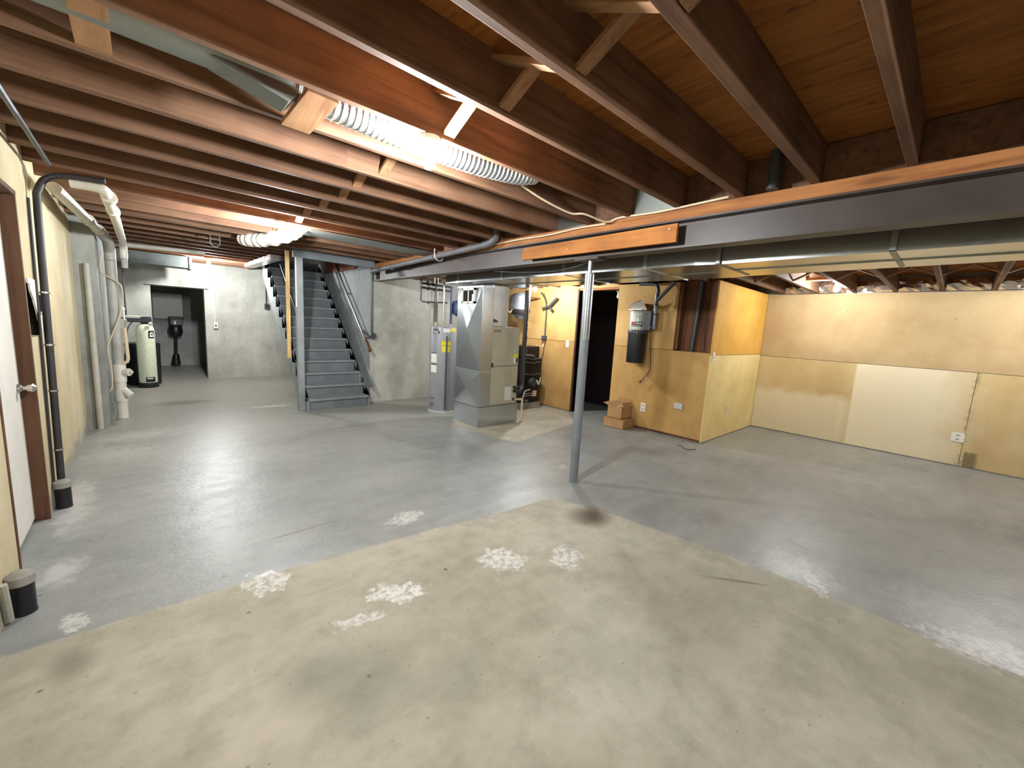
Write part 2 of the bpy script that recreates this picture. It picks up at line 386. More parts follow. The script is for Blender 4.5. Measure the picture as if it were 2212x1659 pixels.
# ------------------------------------------------------------------ the room
YF, YB = -4.6, 11.0        # front wall (behind the camera), back wall
ZS = 2.69                  # underside of the left subfloor
struct(B(-1.0, 8.3, YF-.3, 14.2, -.25, 0).build('floor', 'floor_concrete', origin=(0,0,0)), 'concrete floor, grey paint worn back to bare tan concrete', 'floor')

# left foundation wall with the door opening and a torn hole
D0, D1, DT = 3.16, 4.10, 2.17
wl = MB()
wl.box(-1.05, -.55, YF, D0, 0, 2.69).box(-1.05, -.55, D0, D1, DT, 2.69)
H0, H1, HZ0, HZ1 = 4.14, 4.50, 1.25, 1.63
wl.box(-1.05, -.55, D1, H0, 0, 2.69).box(-1.05, -.55, H1, 6.88, 0, 2.69).box(-1.05, -.55, H0, H1, 0, HZ0).box(-1.05, -.55, H0, H1, HZ1, 2.69)
o = struct(wl.build('wall_left', 'wall_yellow', origin=(0,0,0)), 'yellowed painted foundation wall with a torn hole beside the brown door frame', 'wall')
B(-.98, -.74, H0, H1, HZ0, HZ1).build('hole_shade_back', 'dark_hole', o)  # near-black fill painting the shade at the back of the hole
B(-.80, -.552, H1-.012, H1, HZ0, HZ1).build('hole_shade_side', 'dark_hole', o)  # dark liner added as shade where the recess side would catch light
f = MB(); ps = []
for i in range(10):
    t_ = i/9; ps.append((H0+.03+(H1-.05-H0)*t_ + .012*math.sin(i*2.3), HZ1-.02-(HZ1-HZ0-.06)*t_**1.3 + .012*math.sin(i*1.7)))
f.prism(ps + [(H1+.012, HZ0+.05), (H1+.012, HZ1+.012), (H0+.02, HZ1+.012)], 'x', -.552, -.542); f.build('torn_paper', 'paper_white', o)
# projecting concrete section past the yellow wall
struct(MB().box(-1.05, -.36, 6.88, YB+.25, 0, 2.69).build('wall_left_rear', 'concrete_jog', origin=(0,0,0)), 'grey concrete wall projecting past the yellow wall behind the white drain stack', 'wall')

dr = thing('door_1', (-.70, 3.63, 0), 'white door deep in a brown frame in the yellow wall', 'door', kind='structure')
lf = B(-.655, -.615, D0+.03, D1-.03, .025, DT-.03).build('door_leaf', 'white_door', dr, bevel=.004)
B(-.75, -.545, D1-.03, D1, 0, DT).build('jamb', 'jamb_wood', dr, bevel=.003)
B(-.75, -.545, D0, D0+.03, 0, DT).build('jamb', 'jamb_wood', dr, bevel=.003)
B(-.75, -.545, D0, D1, DT-.03, DT).build('head_jamb', 'jamb_wood', dr, bevel=.003)
MB().tube([(-.615, D1-.10, .935), (-.60, D1-.10, .935), (-.59, D1-.10, .935), (-.57, D1-.10, .935)], [.028, .026, .012, .014], 16).tube([(-.575, D1-.10, .935), (-.55, D1-.10, .935), (-.535, D1-.10, .935)], [.02, .028, .014], 16).build('door_knob', 'nickel', lf, smooth=True)

# back wall with the dark doorway, and the room behind it
b = MB(); bx0, bx1, bz = .156, 1.015, 1.925
b.box(-.36, bx0, YB, YB+.22, 0, 2.69).box(bx1, 3.0, YB, YB+.22, 0, 2.69).box(bx0, bx1, YB, YB+.22, bz, 2.69)
wb = struct(b.build('wall_back', 'concrete_grey', origin=(0,0,0)), 'rough grey concrete back wall with a dark open doorway', 'wall')
B(bx0-.1, bx1+.08, YB-.006, YB, bz, bz+.015).build('form_line', 'dark_hole', wb)
b = MB(); b.box(-.9, -.7, YB+.22, 14, 0, 2.69).box(2.6, 2.8, YB+.22, 14, 0, 2.69).box(-.9, 2.8, 13.8, 14, 0, 2.69).box(-.9, -.36, YB+.02, YB+.22, 0, 2.69)
cr = struct(b.build('wall_cold_room', 'concrete_jog', origin=(0,0,0)), 'dim concrete walls of the room behind the back doorway', 'wall')
struct(B(-.9, 3.0, YB+.22, 14, 2.45, 2.69).build('ceiling_cold_room', 'concrete_jog', origin=(0,0,0)), 'concrete ceiling of the room behind the back doorway', 'ceiling')

# concrete block of ground right of the stairs: faces the furnace and the stairs
u = MB(); u.box(3.0, 8.3, 7.07, 14.0, 0, 2.69)
u.m[5] = 1
struct(u.build('wall_utility', ['concrete_grey', 'stair_wall_paint'], origin=(0,0,0)), 'stained grey concrete wall between the stairs and the water heater', 'wall')

# front wall behind the camera
struct(B(-1.05, 8.3, YF-.25, YF, 0, 2.69).build('wall_front', 'concrete_grey', origin=(0,0,0)), 'grey concrete wall behind the viewer', 'wall')

# right wall: sheets of board over a core
wr = struct(B(7.87, 8.3, YF, 7.07, 0, 2.69).build('wall_right', 'concrete_grey', origin=(0,0,0)), 'long tan board wall with a whitewashed patch at the right', 'wall')
for y0, y1 in ((-.209, 2.268), (-2.66, -.213), (YF, -2.664)): B(7.85, 7.87, y0, y1, .012, 1.240).build('wall_panel', 'right_lower', wr, bevel=.002)
for y0, y1 in ((-.62, 2.268), (-3.06, -.63), (YF, -3.07)): B(7.85, 7.87, y0, y1, 1.246, 2.265).build('wall_panel', 'right_tan', wr, bevel=.002)

# alcove side (yellow) wall
wa = struct(B(5.83, 7.85, 2.29, 2.38, 0, 2.26).build('wall_alcove', 'stud_wood', origin=(0,0,0)), 'yellow board wall returning to the right wall, orange above and pale below', 'wall')
B(5.785, 7.85, 2.27, 2.29, .01, 1.258).build('wall_panel', 'particle_pale', wa, bevel=.002)
B(5.785, 7.85, 2.27, 2.29, 1.263, 2.27).build('wall_panel', 'particle_orange', wa, bevel=.002)

# partition with the dark doorway
PD0, PD1 = 3.85, 4.66
wp = MB(); wp.box(5.82, 5.93, 2.83, PD0-.0, 0, 2.27).box(5.82, 5.93, PD1, 7.07, 0, 2.33).box(5.82, 5.93, PD0, PD1, 2.22, 2.33).box(5.82, 5.93, 2.30, 2.83, 0, 1.27).box(5.82, 5.93, 2.30, 2.345, 1.27, 2.27).box(5.95, 5.97, 2.30, 2.84, 1.2, 2.5)
wp = struct(wp.build('wall_partition', 'stud_wood', origin=(0,0,0)), 'tan particle board partition with a pitch dark doorway and an open stud cavity', 'wall')
B(5.80, 5.82, 2.290, PD0, .035, 1.282).build('wall_panel', 'particle_low', wp, bevel=.002)
B(5.80, 5.82, 2.835, PD0, 1.288, 2.27).build('wall_panel', 'particle_tan', wp, bevel=.002)
B(5.80, 5.82, PD0+.001, PD1+.03, 2.235, 2.33).build('wall_panel', 'particle_tan', wp, bevel=.002)
B(5.80, 5.82, PD1+.035, 7.07, .01, 1.282).build('wall_panel', 'particle_low', wp, bevel=.002)
B(5.80, 5.82, PD1+.035, 7.07, 1.288, 2.33).build('wall_panel', 'particle_tan', wp, bevel=.002)
B(5.79, 5.94, PD1, PD1+.034, 0, 2.22).build('door_stud', 'jamb_wood', wp, bevel=.002)
B(5.80, 5.94, PD0, PD1+.03, 2.20, 2.232).build('door_header', 'plate_wood', wp, bevel=.002)
B(5.825, 5.93, 2.79, 2.83, 1.30, 2.27).build('cavity_stud', 'stud_wood', wp, bevel=.002)
# near-black walls added in the store so its doorway stays dark
struct(MB().box(5.93, 7.87, 5.6, 5.75, 0, 2.5).box(6.9, 7.0, 2.4, 5.6, 0, 2.26).box(5.98, 6.9, 2.42, 2.5, 0, 2.26).build('wall_store_blackout', 'dark_hole', origin=(0,0,0)), 'near-black walls added in the store to keep the partition doorway dark', 'wall')

# ------------------------------------------------------------------ ceiling: subfloor, joists, bridging
cl = MB(); SX0, SX1, SY0 = 1.86, 3.0, 7.25
cl.box(-1.05, 3.2, YF, SY0, ZS, ZS+.03).box(-1.05, SX0, SY0, YB+.22, ZS, ZS+.03)
cl = struct(cl.build('ceiling', 'subfloor_ply', origin=(0,0,0)), 'bare plywood subfloor on open brown joists', 'ceiling')
ZJ = 2.45; JY = [.30+.42*k for k in range(-11, 26)]
jl = MB().box(-.62, 3.18, -.02, .02, ZJ, ZS); j0 = None
for k, y in enumerate(JY):
    if y > 6.75: break
    if j0 is None: j0 = jl.build('joist', 'joist_wood', cl, origin=(0, 0, 0), bevel=.003); j0.location = (0, y, 0)
    else: copy_of(j0, (0, y, 0), cl)
js = MB().box(-.36, 1.82, -.02, .02, ZJ, ZS).build('joist', 'joist_wood', cl, origin=(0,0,0), bevel=.003); first = True
for y in JY:
    if y <= 6.75 or y > 10.95: continue
    if first: js.location = (0, y, 0); first = False
    else: copy_of(js, (0, y, 0), cl)
B(-.50, 1.03, 2.795, 2.818, ZJ+.005, ZJ+.20).build('sister_joist', 'joist_wood', cl, bevel=.003)
# stair opening trimmers
B(1.82, 1.86, 6.93, YB, ZJ, ZS).build('trimmer', 'joist_wood', cl, bevel=.003)
B(1.74, 3.0, 6.89, 6.97, 2.36, ZS).build('header', 'stair_paint', cl, bevel=.004)
# cross bridging, one pair per bay
def bridge(x):
    a = MB().bar((0, .022, .03), (0, .398, .21), .062, .02).build('bridging', 'bridging_wood', cl, origin=(0,0,0)); a.location = (x, 0, ZJ)
    c = MB().bar((0, .398, .03), (0, .022, .21), .062, .02).build('bridging', 'bridging_wood', cl, origin=(0,0,0)); return a, c
ba = bc = None
for k in range(-2, 14):
    y = .30+.42*k
    if k == 4: continue
    if ba is None:
        ba, bc = bridge(1.20); ba.location = (1.20, y, ZJ); bc.location = (1.27, y, ZJ); continue
    copy_of(ba, (1.20+.02*((k*7) % 3-1), y, ZJ), cl); copy_of(bc, (1.27+.02*((k*5) % 3-1), y, ZJ), cl)
# solid blocks in the duct bay
MB().bar((-.08, 2.00, 2.50), (-.08, 2.38, 2.47), .10, .02).build('blocking', 'bridging_wood', cl)
MB().bar((.64, 2.01, 2.455), (.62, 2.375, 2.425), .13, .022).build('blocking', 'bridging_wood', cl)
# blocking over the beam between the joists
bl0 = None
for k in range(-9, 16):
    y = .30+.42*k
    if k in (3, 5): continue
    if bl0 is None: bl0 = MB().box(3.10, 3.14, .022, .398, ZJ, ZS-.005).build('blocking', 'joist_wood', cl, origin=(0,0,0)); bl0.location = (0, y, 0)
    else: copy_of(bl0, (0, y, 0), cl)
for y0 in (.30+.42*3, .30+.42*5):
    B(3.06, 3.075, y0+.022, y0+.398, ZJ-.01, ZS-.005).build('metal_blocking', 'galvanised_dull', cl)

# right half: lower joists and subfloor
ZR = 2.27
cr_ = struct(B(3.2, 8.3, YF, 7.07, ZR+.235, ZR+.265).build('ceiling_right', 'subfloor_ply', origin=(0,0,0)), 'plywood subfloor over joists above the tan board wall', 'ceiling')
struct(B(3.185, 3.205, YF, 7.07, ZR-.05, ZS).build('trim_1', 'joist_wood', origin=(0,0,0)), 'rim board above the far side of the steel beam', 'trim')
j1 = None
for k in range(-10, 16):
    y = .25+.445*k
    if y < YF+.05 or y > 7.0: continue
    if j1 is None: j1 = MB().box(3.21, 7.86, -.022, .022, ZR, ZR+.235).build('joist', 'joist_wood', cr_, origin=(0,0,0), bevel=.003); j1.location = (0, y, 0)
    else: copy_of(j1, (0, y, 0), cr_)
b0 = None
for k in range(-2, 6):
    y = .25+.445*k
    if b0 is None:
        b0 = MB().bar((0, .024, .02), (0, .42, .21), .045, .02).build('bridging', 'bridging_wood', cr_, origin=(0,0,0)); b1 = MB().bar((0, .42, .02), (0, .024, .21), .045, .02).build('bridging', 'bridging_wood', cr_, origin=(0,0,0))
        b0.location = (6.2, y, ZR); b1.location = (6.28, y, ZR)
    else: copy_of(b0, (6.2, y, ZR), cr_); copy_of(b1, (6.28, y, ZR), cr_)
# foil faced insulation stuffed between joist ends above the right wall
def crumple(x, y0, y1, z0, z1, amp, nx, nz, seed):
    rnd = random.Random(seed); m = MB(); vs_ = []
    for i in range(nx+1):
        for j in range(nz+1):
            vs_.append((x - abs(math.sin(j/nz*math.pi))*.06 + rnd.uniform(-amp, amp), y0+(y1-y0)*i/nx, z0+(z1-z0)*j/nz + (rnd.uniform(-amp, amp)*.6 if 0 < j else 0)))
    n1 = len(vs_); fs = [(i*(nz+1)+j, (i+1)*(nz+1)+j, (i+1)*(nz+1)+j+1, i*(nz+1)+j+1) for i in range(nx) for j in range(nz)]
    vs_ += [(x+.10, y0, z0), (x+.10, y1, z0), (x+.10, y1, z1), (x+.10, y0, z1)]
    m.add(vs_, fs); m.add([(x+.1, y0, z0), (x+.1, y1, z0), (x+.1, y1, z1), (x+.1, y0, z1)], [(0,1,2,3)]); return m
where = ['in the joist bay touching the yellow alcove wall', 'in the second joist bay from the yellow alcove wall', 'in the joist bay behind the bare bulb by the right wall', 'in the joist bay just right of the bare bulb', 'in the widest lit joist bay above the whitewashed patch', 'in the joist bay at the right edge of the picture', 'past the right edge of the picture']
for i, k in enumerate(range(3, -4, -1)):
    y = .25+.445*k
    tag(crumple(7.74, y+.03, y+.415, 2.268, 2.43, .03, 7, 4, i).build('foil_insulation', 'foil'), 'crumpled silver foil insulation ' + where[i], 'insulation', 'foil insulation above the right wall')
# ------------------------------------------------------------------ steel beam, plate, plank, post
bm_ = MB(); Bx = 3.11; h = .07
pr = [(Bx-h,2.16),(Bx+h,2.16),(Bx+h,2.173),(Bx+.006,2.178),(Bx+.006,2.352),(Bx+h,2.357),(Bx+h,2.37),(Bx-h,2.37),(Bx-h,2.357),(Bx-.006,2.352),(Bx-.006,2.178),(Bx-h,2.173)]
bm_.prism(pr, 'y', YF, 7.075)
tag(bm_.build('steel_beam', 'beam_paint'), 'long dark brown steel I-beam crossing the room under the joists', 'beam')
tag(B(Bx-.068, Bx+.068, YF, 7.07, 2.37, 2.45).build('sill_plate', 'plate_wood', bevel=.003), 'orange wooden plate lying on top of the steel beam', 'plate')
pk = MB().prism([(1.54,2.198),(1.54,2.335),(3.19,2.318),(3.225,2.29),(3.225,2.20)], 'x', 3.006, 3.036).build('plank', 'plank_wood', bevel=.002)
tag(pk, 'orange wooden plank screwed to the side of the steel beam', 'plank')
for y, z in ((1.60,2.30),(2.19,2.27),(2.60,2.25)): MB().tube([(3.008,y,z),(3.001,y,z)], .008, 10).build('screw', 'nickel', pk)
po = thing('steel_post', (3.11, 2.40, 0), 'grey adjustable steel post standing mid floor under the beam', 'post')
MB().lathe((3.11,2.40,0), [(.043,0),(.043,2.015)], 28).build('tube', 'post_grey', po, smooth=True)
MB().lathe((3.11,2.40,1.42), [(.0445,0),(.0445,.6)], 28).build('sleeve', 'post_galv', po, smooth=True)
MB().lathe((3.11,2.40,2.0), [(.034,0),(.034,.03),(.02,.03),(.02,.145)], 20).build('screw_jack', 'post_galv', po, smooth=True)
B(3.04, 3.18, 2.27, 2.53, 2.144, 2.159).build('cap_plate', 'beam_paint', po)

# ------------------------------------------------------------------ supply ducts beyond the beam
sd = thing('supply_duct', (3.9, 3.5, 2.10), 'wide sheet metal trunk duct running behind the beam over the furnace', 'duct')
B(3.50, 4.36, 1.60, 5.45, 2.10, 2.262).build('trunk', 'galvanised', sd, bevel=.003)
MB().prism([(3.50,1.60),(4.36,1.60),(4.30,1.44),(3.53,1.44)], 'z', 2.10, 2.262).build('reducer', 'galvanised', sd)
MB().prism([(3.53,1.44),(4.30,1.44),(4.20,-.2),(4.12,YF+.1),(3.50,YF+.1)], 'z', 2.10, 2.262).build('trunk', 'galvanised', sd)
for y in (2.05, 3.05, 4.1, 5.1): MB().box(3.494, 3.502, y, y+.035, 2.096, 2.262).box(3.494, 4.366, y, y+.035, 2.094, 2.102).build('drive_cleat', 'galvanised_bright', sd)
for y in (1.40, .35, -1.0, -2.3): MB().box(3.50, 3.524, y, y+.03, 2.096, 2.262).box(3.50, 4.22, y, y+.03, 2.095, 2.102).build('drive_cleat', 'galvanised_dull', sd)
for y0, y1, x in ((1.6, 5.45, 3.95), (YF+.1, 1.42, 3.86)): B(x, x+.012, y0, y1, 2.092, 2.101).build('standing_seam', 'galvanised_dull', sd)

# ------------------------------------------------------------------ furnace, return drop
fu = thing('furnace', (4.05, 4.9, 0), 'beige furnace cabinet on a sheet metal base with a tall galvanised return duct', 'furnace')
B(3.565, 4.355, 4.585, 5.20, 0, .30).build('base_plenum', 'galvanised', fu, bevel=.003)
B(3.560, 4.36, 4.58, 5.205, .292, .306).build('seam_strip', 'galvanised_dull', fu)
rd = MB(); a0, a1, c0, c1 = 3.568, 3.78, 4.585, 5.20
rd.box(a0, a1, c0, c1, .306, 2.04)
rdp = rd.build('return_drop', 'galvanised', fu, bevel=.003)
# cross-broken faces: four shallow facets standing proud on the near side
def crossbreak(x, y0, y1, z0, z1, d, nm, par, mt='galvanised'):
    cy, cz = (y0+y1)/2, (z0+z1)/2
    MB().add([(x,y0,z0),(x,y1,z0),(x,y1,z1),(x,y0,z1),(x-d,cy,cz)], [(0,1,4),(1,2,4),(2,3,4),(3,0,4),(0,3,2,1)]).build(nm, mt, par)
crossbreak(a0, c0+.004, c1-.004, .84, 2.03, .035, 'cross_break', fu); crossbreak(a0, c0+.004, c1-.004, .31, .81, .025, 'cross_break', fu)
B(a0-.004, a1+.002, c0-.004, c1, .815, .835).build('seam_strip', 'galvanised_bright', fu)
B(a0-.006, a1+.006, c0-.006, c1+.006, 2.03, 2.05).build('cap', 'galvanised_bright', fu)
gr = MB(); gx = a0-.03
g0, g1, gz0, gz1 = 4.74, 5.06, 1.80, 2.02
gr.box(gx, a0+.01, g0, g1, gz0, gz0+.03).box(gx, a0+.01, g0, g1, gz1-.03, gz1).box(gx, a0+.01, g0, g0+.03, gz0, gz1).box(gx, a0+.01, g1-.03, g1, gz0, gz1).box(gx, a0+.01, (g0+g1)/2-.008, (g0+g1)/2+.008, gz0, gz1)
gp = gr.build('register_frame', 'white_plate', fu)
B(gx+.012, gx+.016, g0+.03, g1-.03, gz0+.03, gz1-.03).build('register_opening', 'dark_hole', gp)
B(gx+.004, gx+.011, g0+.04, g0+.07, gz0+.03, gz0+.13).build('damper_tab', 'grey_plate', gp)
cb0, cb1, cf = 3.785, 4.335, 4.60
B(cb0, cb1, cf, 5.18, .306, .895).build('lower_panel', 'cabinet_beige', fu, bevel=.006)
up_ = B(cb0, cb1, cf, 5.18, .902, 1.49).build('upper_panel', 'cabinet_beige', fu, bevel=.006)
B(3.82, 3.95, cf-.004, cf, 1.405, 1.435).build('name_badge', 'jamb_wood', up_)
B(3.826, 3.944, cf-.006, cf-.003, 1.412, 1.420).build('badge_line', 'label_white', up_)
MB().box(4.07, 4.155, cf-.004, cf, 1.30, 1.305).box(4.07, 4.155, cf-.004, cf, 1.41, 1.415).box(4.07, 4.075, cf-.004, cf, 1.30, 1.415).box(4.15, 4.155, cf-.004, cf, 1.30, 1.415).build('pressed_vent', 'cabinet_beige', up_)
B(4.23, 4.315, cf-.003, cf, 1.02, 1.085).build('sticker', 'label_yellow', up_)
B(4.23, 4.28, cf-.003, cf, .945, 1.018).build('sticker', 'label_white', up_)
B(4.283, 4.315, cf-.003, cf, .955, 1.018).build('sticker', 'label_black', up_)
B(4.08, 4.215, cf-.003, cf, .365, .575).build('sticker', 'label_white', fu)
MB().tube([(3.80,cf-.012,.93),(3.80,cf,.93)], .022, 14).box(3.785, 3.815, cf-.012, cf, .885, .93).build('latch', 'dark_grey_pipe', fu)
for z in (.56, .50, .37): MB().tube([(4.275,cf-.02,z),(4.275,cf+.01,z)], .022, 14).build('grommet', 'black_plastic', fu, smooth=True)
pl = B(3.80, 4.10, 4.63, 5.15, 1.495, 2.094).build('supply_plenum', 'galvanised_bright', fu, bevel=.003)
MB().prism([(3.80,1.545),(3.80,1.605),(3.90,1.572),(3.895,1.55)], 'y', 4.622, 4.629).build('tape_patch', 'dark_grey_pipe', pl)
MB().tube([(4.275,4.575,.37),(4.33,4.565,.37),(4.40,4.555,.37),(4.42,4.55,.355),(4.42,4.55,.03),(4.40,4.56,.012)], .017, 12).build('condensate_pipe', 'pvc_cream', fu, smooth=True)
ls = smoothpath([(4.275,4.57,.52),(4.34,4.53,.50),(4.45,4.60,.58),(4.52,4.68,.8),(4.56,4.72,1.1),(4.58,4.74,1.5),(4.61,4.77,1.9),(4.63,4.80,2.085)])
MB().tube(ls, .034, 14).build('insulated_line', 'dark_rubber', fu, smooth=True)
ls2 = smoothpath([(4.275,4.57,.56),(4.36,4.52,.60),(4.46,4.58,.75),(4.50,4.64,1.1),(4.53,4.68,1.6),(4.58,4.72,2.085)])
MB().tube(ls2, .008, 8).build('suction_line', 'dark_grey_pipe', fu, smooth=True)

# ------------------------------------------------------------------ water heater
hx, hy, hr = 3.77, 5.86, .235
wh = thing('water_heater', (hx, hy, 0), 'tall grey cylindrical water heater with a yellow energy label', 'water heater')
MB().lathe((hx,hy,0), [(hr+.012,0),(hr+.012,.03),(hr+.012,.035)], 40).build('base_ring', 'grey_plate', wh, smooth=True)
MB().lathe((hx,hy,0), [(hr,.035),(hr,1.41),(hr-.006,1.43),(hr-.02,1.435),(.0,1.44)][:-1]+[(.02,1.44)], 48).build('tank', 'heater_shell', wh, smooth=True)
fa = math.atan2(-hy, -hx)      # side facing the room
def onc(cx, cy, r, a0, a1, z0, z1, n=8, th=.003):
    m = MB(); vs_ = []
    for i in range(n+1):
        a = fa + math.radians(a0+(a1-a0)*i/n)
        for rr in (r, r+th):
            for z in (z0, z1): vs_.append((cx+rr*math.cos(a), cy+rr*math.sin(a), z))
    fs = []
    for i in range(n):
        p, q = i*4, i*4+4
        fs += [(p+2,q+2,q+3,p+3),(p+1,p+3,q+3,q+1),(p,q,q+2,p+2),(p,p+1,q+1,q)]
    fs += [(0,2,3,1),(n*4,n*4+1,n*4+3,n*4+2)]
    return m.add(vs_, fs)
def lab(nm, mt, a0, a1, z0, z1, th=.003, par=None): return onc(hx, hy, hr, a0, a1, z0, z1, 6, th).build(nm, mt, par or wh)
yl = lab('energy_label', 'label_yellow', -8, 26, 1.02, 1.215)
for z in (1.20, 1.125): lab('label_line', 'label_black', -6, 24, z, z+.008, .004)
for z0, z1 in ((.84,.99),(.68,.80)): lab('instruction_label', 'label_white', -58, -28, z0, z1)
lab('label_line', 'label_black', -57, -29, .81, .822); lab('label_line', 'label_black', -57, -29, .995, 1.005)
lab('name_badge', 'label_black', -50, -18, 1.325, 1.365); lab('badge_text', 'label_white', -46, -24, 1.336, 1.352, .005)
lab('label_line', 'label_black', -49, -22, 1.38, 1.395)
lab('top_label', 'label_white', -4, 24, 1.345, 1.41); lab('top_label', 'label_yellow', 26, 50, 1.36, 1.41)
lab('label_line', 'label_black', -58, -34, .235, .245); lab('label_line', 'heater_shell', -35, -12, .42, .52, .004)
pr_a = fa + math.radians(10); px_, py_ = hx+(hr+.03)*math.cos(pr_a), hy+(hr+.03)*math.sin(pr_a)
MB().tube([(hx+hr*math.cos(pr_a), hy+hr*math.sin(pr_a), 1.28), (px_, py_, 1.28)], .03, 14).build('relief_valve', 'nickel', wh, smooth=True)
MB().tube([(px_, py_, 1.29), (px_, py_, .06)], .014, 12).build('discharge_pipe', 'dark_grey_pipe', wh, smooth=True)
dv = fa - math.radians(46)
MB().tube([(hx+hr*math.cos(dv), hy+hr*math.sin(dv), .14), (hx+(hr+.05)*math.cos(dv), hy+(hr+.05)*math.sin(dv), .14)], [.034, .02], 14).build('drain_valve', 'nickel', wh, smooth=True)
# copper / steel pipes rising from the heater
for i, (dx, dy, mt, top, r, lb) in enumerate([(-.16,.02,'dark_grey_pipe',2.20,.011,'thin dark pipe rising from the left of the water heater top'),(-.055,-.04,'nickel',2.22,.012,'steel pipe rising from the middle of the water heater top'),(.11,-.02,'blue_tank',2.10,.02,'blue wrapped pipe rising from the right of the water heater top')]):
    p = thing('water_pipe', (hx+dx, hy+dy, 1.44), lb, 'pipe')
    MB().tube([(hx+dx,hy+dy,1.435),(hx+dx,hy+dy,top)], r, 12).build('riser', mt, p, smooth=True)
    MB().lathe((hx+dx,hy+dy,1.435), [(.024,0),(.024,.05),(.016,.05),(.016,.07)], 14).build('union', 'nickel', p, smooth=True)
hd = thing('pipe_header', (3.6, 5.9, 1.8), 'dark horizontal pipe run behind the water heater risers', 'pipe')
MB().tube([(3.36,5.94,2.20),(3.36,5.94,1.84),(3.40,5.94,1.82),(3.86,5.94,1.84)], .013, 10).build('pipe', 'dark_grey_pipe', hd, smooth=True)
for z in (2.05, 2.12): MB().tube([(3.36,5.98,z),(3.95,5.98,z-.01)], .018, 10).build('pipe', 'dark_rubber', hd, smooth=True)
for x, z0 in ((3.66,1.5),(3.72,1.5),(3.55,1.7)): MB().tube([(x,6.06,z0),(x,6.06,2.24)], .03, 10).build('pipe', 'pipe_grey', hd, smooth=True)
MB().tube([(3.52,5.6,2.16),(3.60,5.55,2.17)], .035, 14).build('pipe_end', 'pvc_cream', hd, smooth=True)
xt = thing('pressure_tank', (3.98, 5.75, 1.55), 'small blue pressure tank beside the galvanised return duct', 'tank')
MB().lathe((4.02,5.84,1.62), [(.02,0),(.10,.04),(.11,.10),(.11,.2),(.09,.25),(.02,.27)], 20).build('shell', 'blue_tank', xt, smooth=True)

# ------------------------------------------------------------------ black boiler, expansion tank, pipework by the partition
bo = thing('boiler', (5.28, 5.5, 0), 'black boxy boiler on a concrete pad behind the furnace', 'boiler')
B(5.02, 5.56, 5.22, 5.86, 0, .11).build('pad', 'concrete_block', bo, bevel=.006)
B(5.03, 5.55, 5.26, 5.82, .11, .95).build('jacket', 'black_iron', bo, bevel=.015)
B(5.06, 5.54, 5.30, 5.80, .95, 1.16).build('flue_box', 'black_iron', bo, bevel=.02)
B(5.04, 5.55, 5.235, 5.262, .62, .94).build('door_plate', 'black_iron', bo, bevel=.01)
for z in (.93, .86, .64): MB().tube(smoothpath([(5.05,5.225,z),(5.15,5.215,z+.015),(5.3,5.22,z-.005),(5.42,5.215,z+.012),(5.54,5.225,z)]), .010, 8).build('trim_pipe', 'dark_grey_pipe', bo, smooth=True)
MB().tube([(5.10,5.24,1.09),(5.10,5.28,1.09)], .055, 18).build('sight_port', 'dark_grey_pipe', bo, smooth=True)
MB().tube([(5.06,5.24,1.0),(5.28,5.23,.985),(5.34,5.25,.96)], .03, 12).build('manifold', 'dark_grey_pipe', bo, smooth=True)
MB().tube([(5.30,5.17,.50),(5.30,5.27,.50)], [.07,.085], 20).build('burner_motor', 'dark_grey_pipe', bo, smooth=True)
MB().tube([(5.37,5.18,.53),(5.43,5.17,.46)], .022, 10).tube([(5.43,5.17,.46),(5.50,5.2,.58)], .008, 8).build('burner_hose', 'grey_plate', bo, smooth=True)
MB().tube([(5.02,5.16,.22),(5.06,5.16,.34),(5.10,5.17,.36),(5.24,5.2,.37)], .010, 8).build('gas_pipe', 'grey_plate', bo, smooth=True)
MB().lathe((5.02,5.16,.18), [(.022,0),(.03,.02),(.022,.05)], 12).build('valve', 'nickel', bo, smooth=True)
for z in (.25, .29): MB().tube(smoothpath([(5.09,5.21,z),(5.2,5.2,z+.01),(5.3,5.21,z)]), .006, 8).build('tube_line', 'grey_plate', bo, smooth=True)
B(5.36, 5.46, 5.244, 5.258, .22, .33).build('data_plate', 'cable_cream', bo)
MB().tube([(5.12,5.2,.165),(5.16,5.2,.165)], .02, 10).tube([(5.16,5.2,.165),(5.2,5.2,.165)], .008, 8).build('drain_cock', 'nickel', bo, smooth=True)
et = thing('expansion_tank', (5.35, 5.75, 1.6), 'grey expansion tank hung on straps above the black boiler', 'tank')
MB().lathe((5.36,5.72,1.66), [(.06,0),(.15,.08),(.185,.14),(.19,.16),(.19,.40),(.185,.42),(.12,.47),(.02,.49)], 28).build('shell', 'tank_grey', et, smooth=True)
MB().lathe((5.36,5.72,1.66), [(.155,.07),(.193,.13),(.194,.17),(.186,.17)], 28).build('lower_band', 'dark_rubber', et, smooth=True)
B(5.20, 5.80, 5.62, 5.66, 2.06, 2.085).build('strap', 'stud_wood', et)
fp = thing('flue_pipe', (4.98, 5.05, .9), 'tall thin pipe with brass joints standing before the expansion tank', 'pipe')
MB().tube([(4.98,5.12,1.16),(4.98,5.12,1.62)], .022, 12).build('riser', 'pvc_cream', fp, smooth=True)
MB().tube([(4.98,5.12,1.62),(4.99,5.12,1.97),(5.02,5.12,2.19)], .024, 12).build('riser', 'post_galv', fp, smooth=True)
for z in (1.30, 1.34, 1.48, 1.55, 1.95): MB().lathe((4.98,5.12,z), [(.029,0),(.029,.015)], 14).build('joint', 'nickel', fp, smooth=True)
lp = thing('copper_loop', (4.75, 5.3, 1.7), 'copper pipe loop left of the expansion tank', 'pipe')
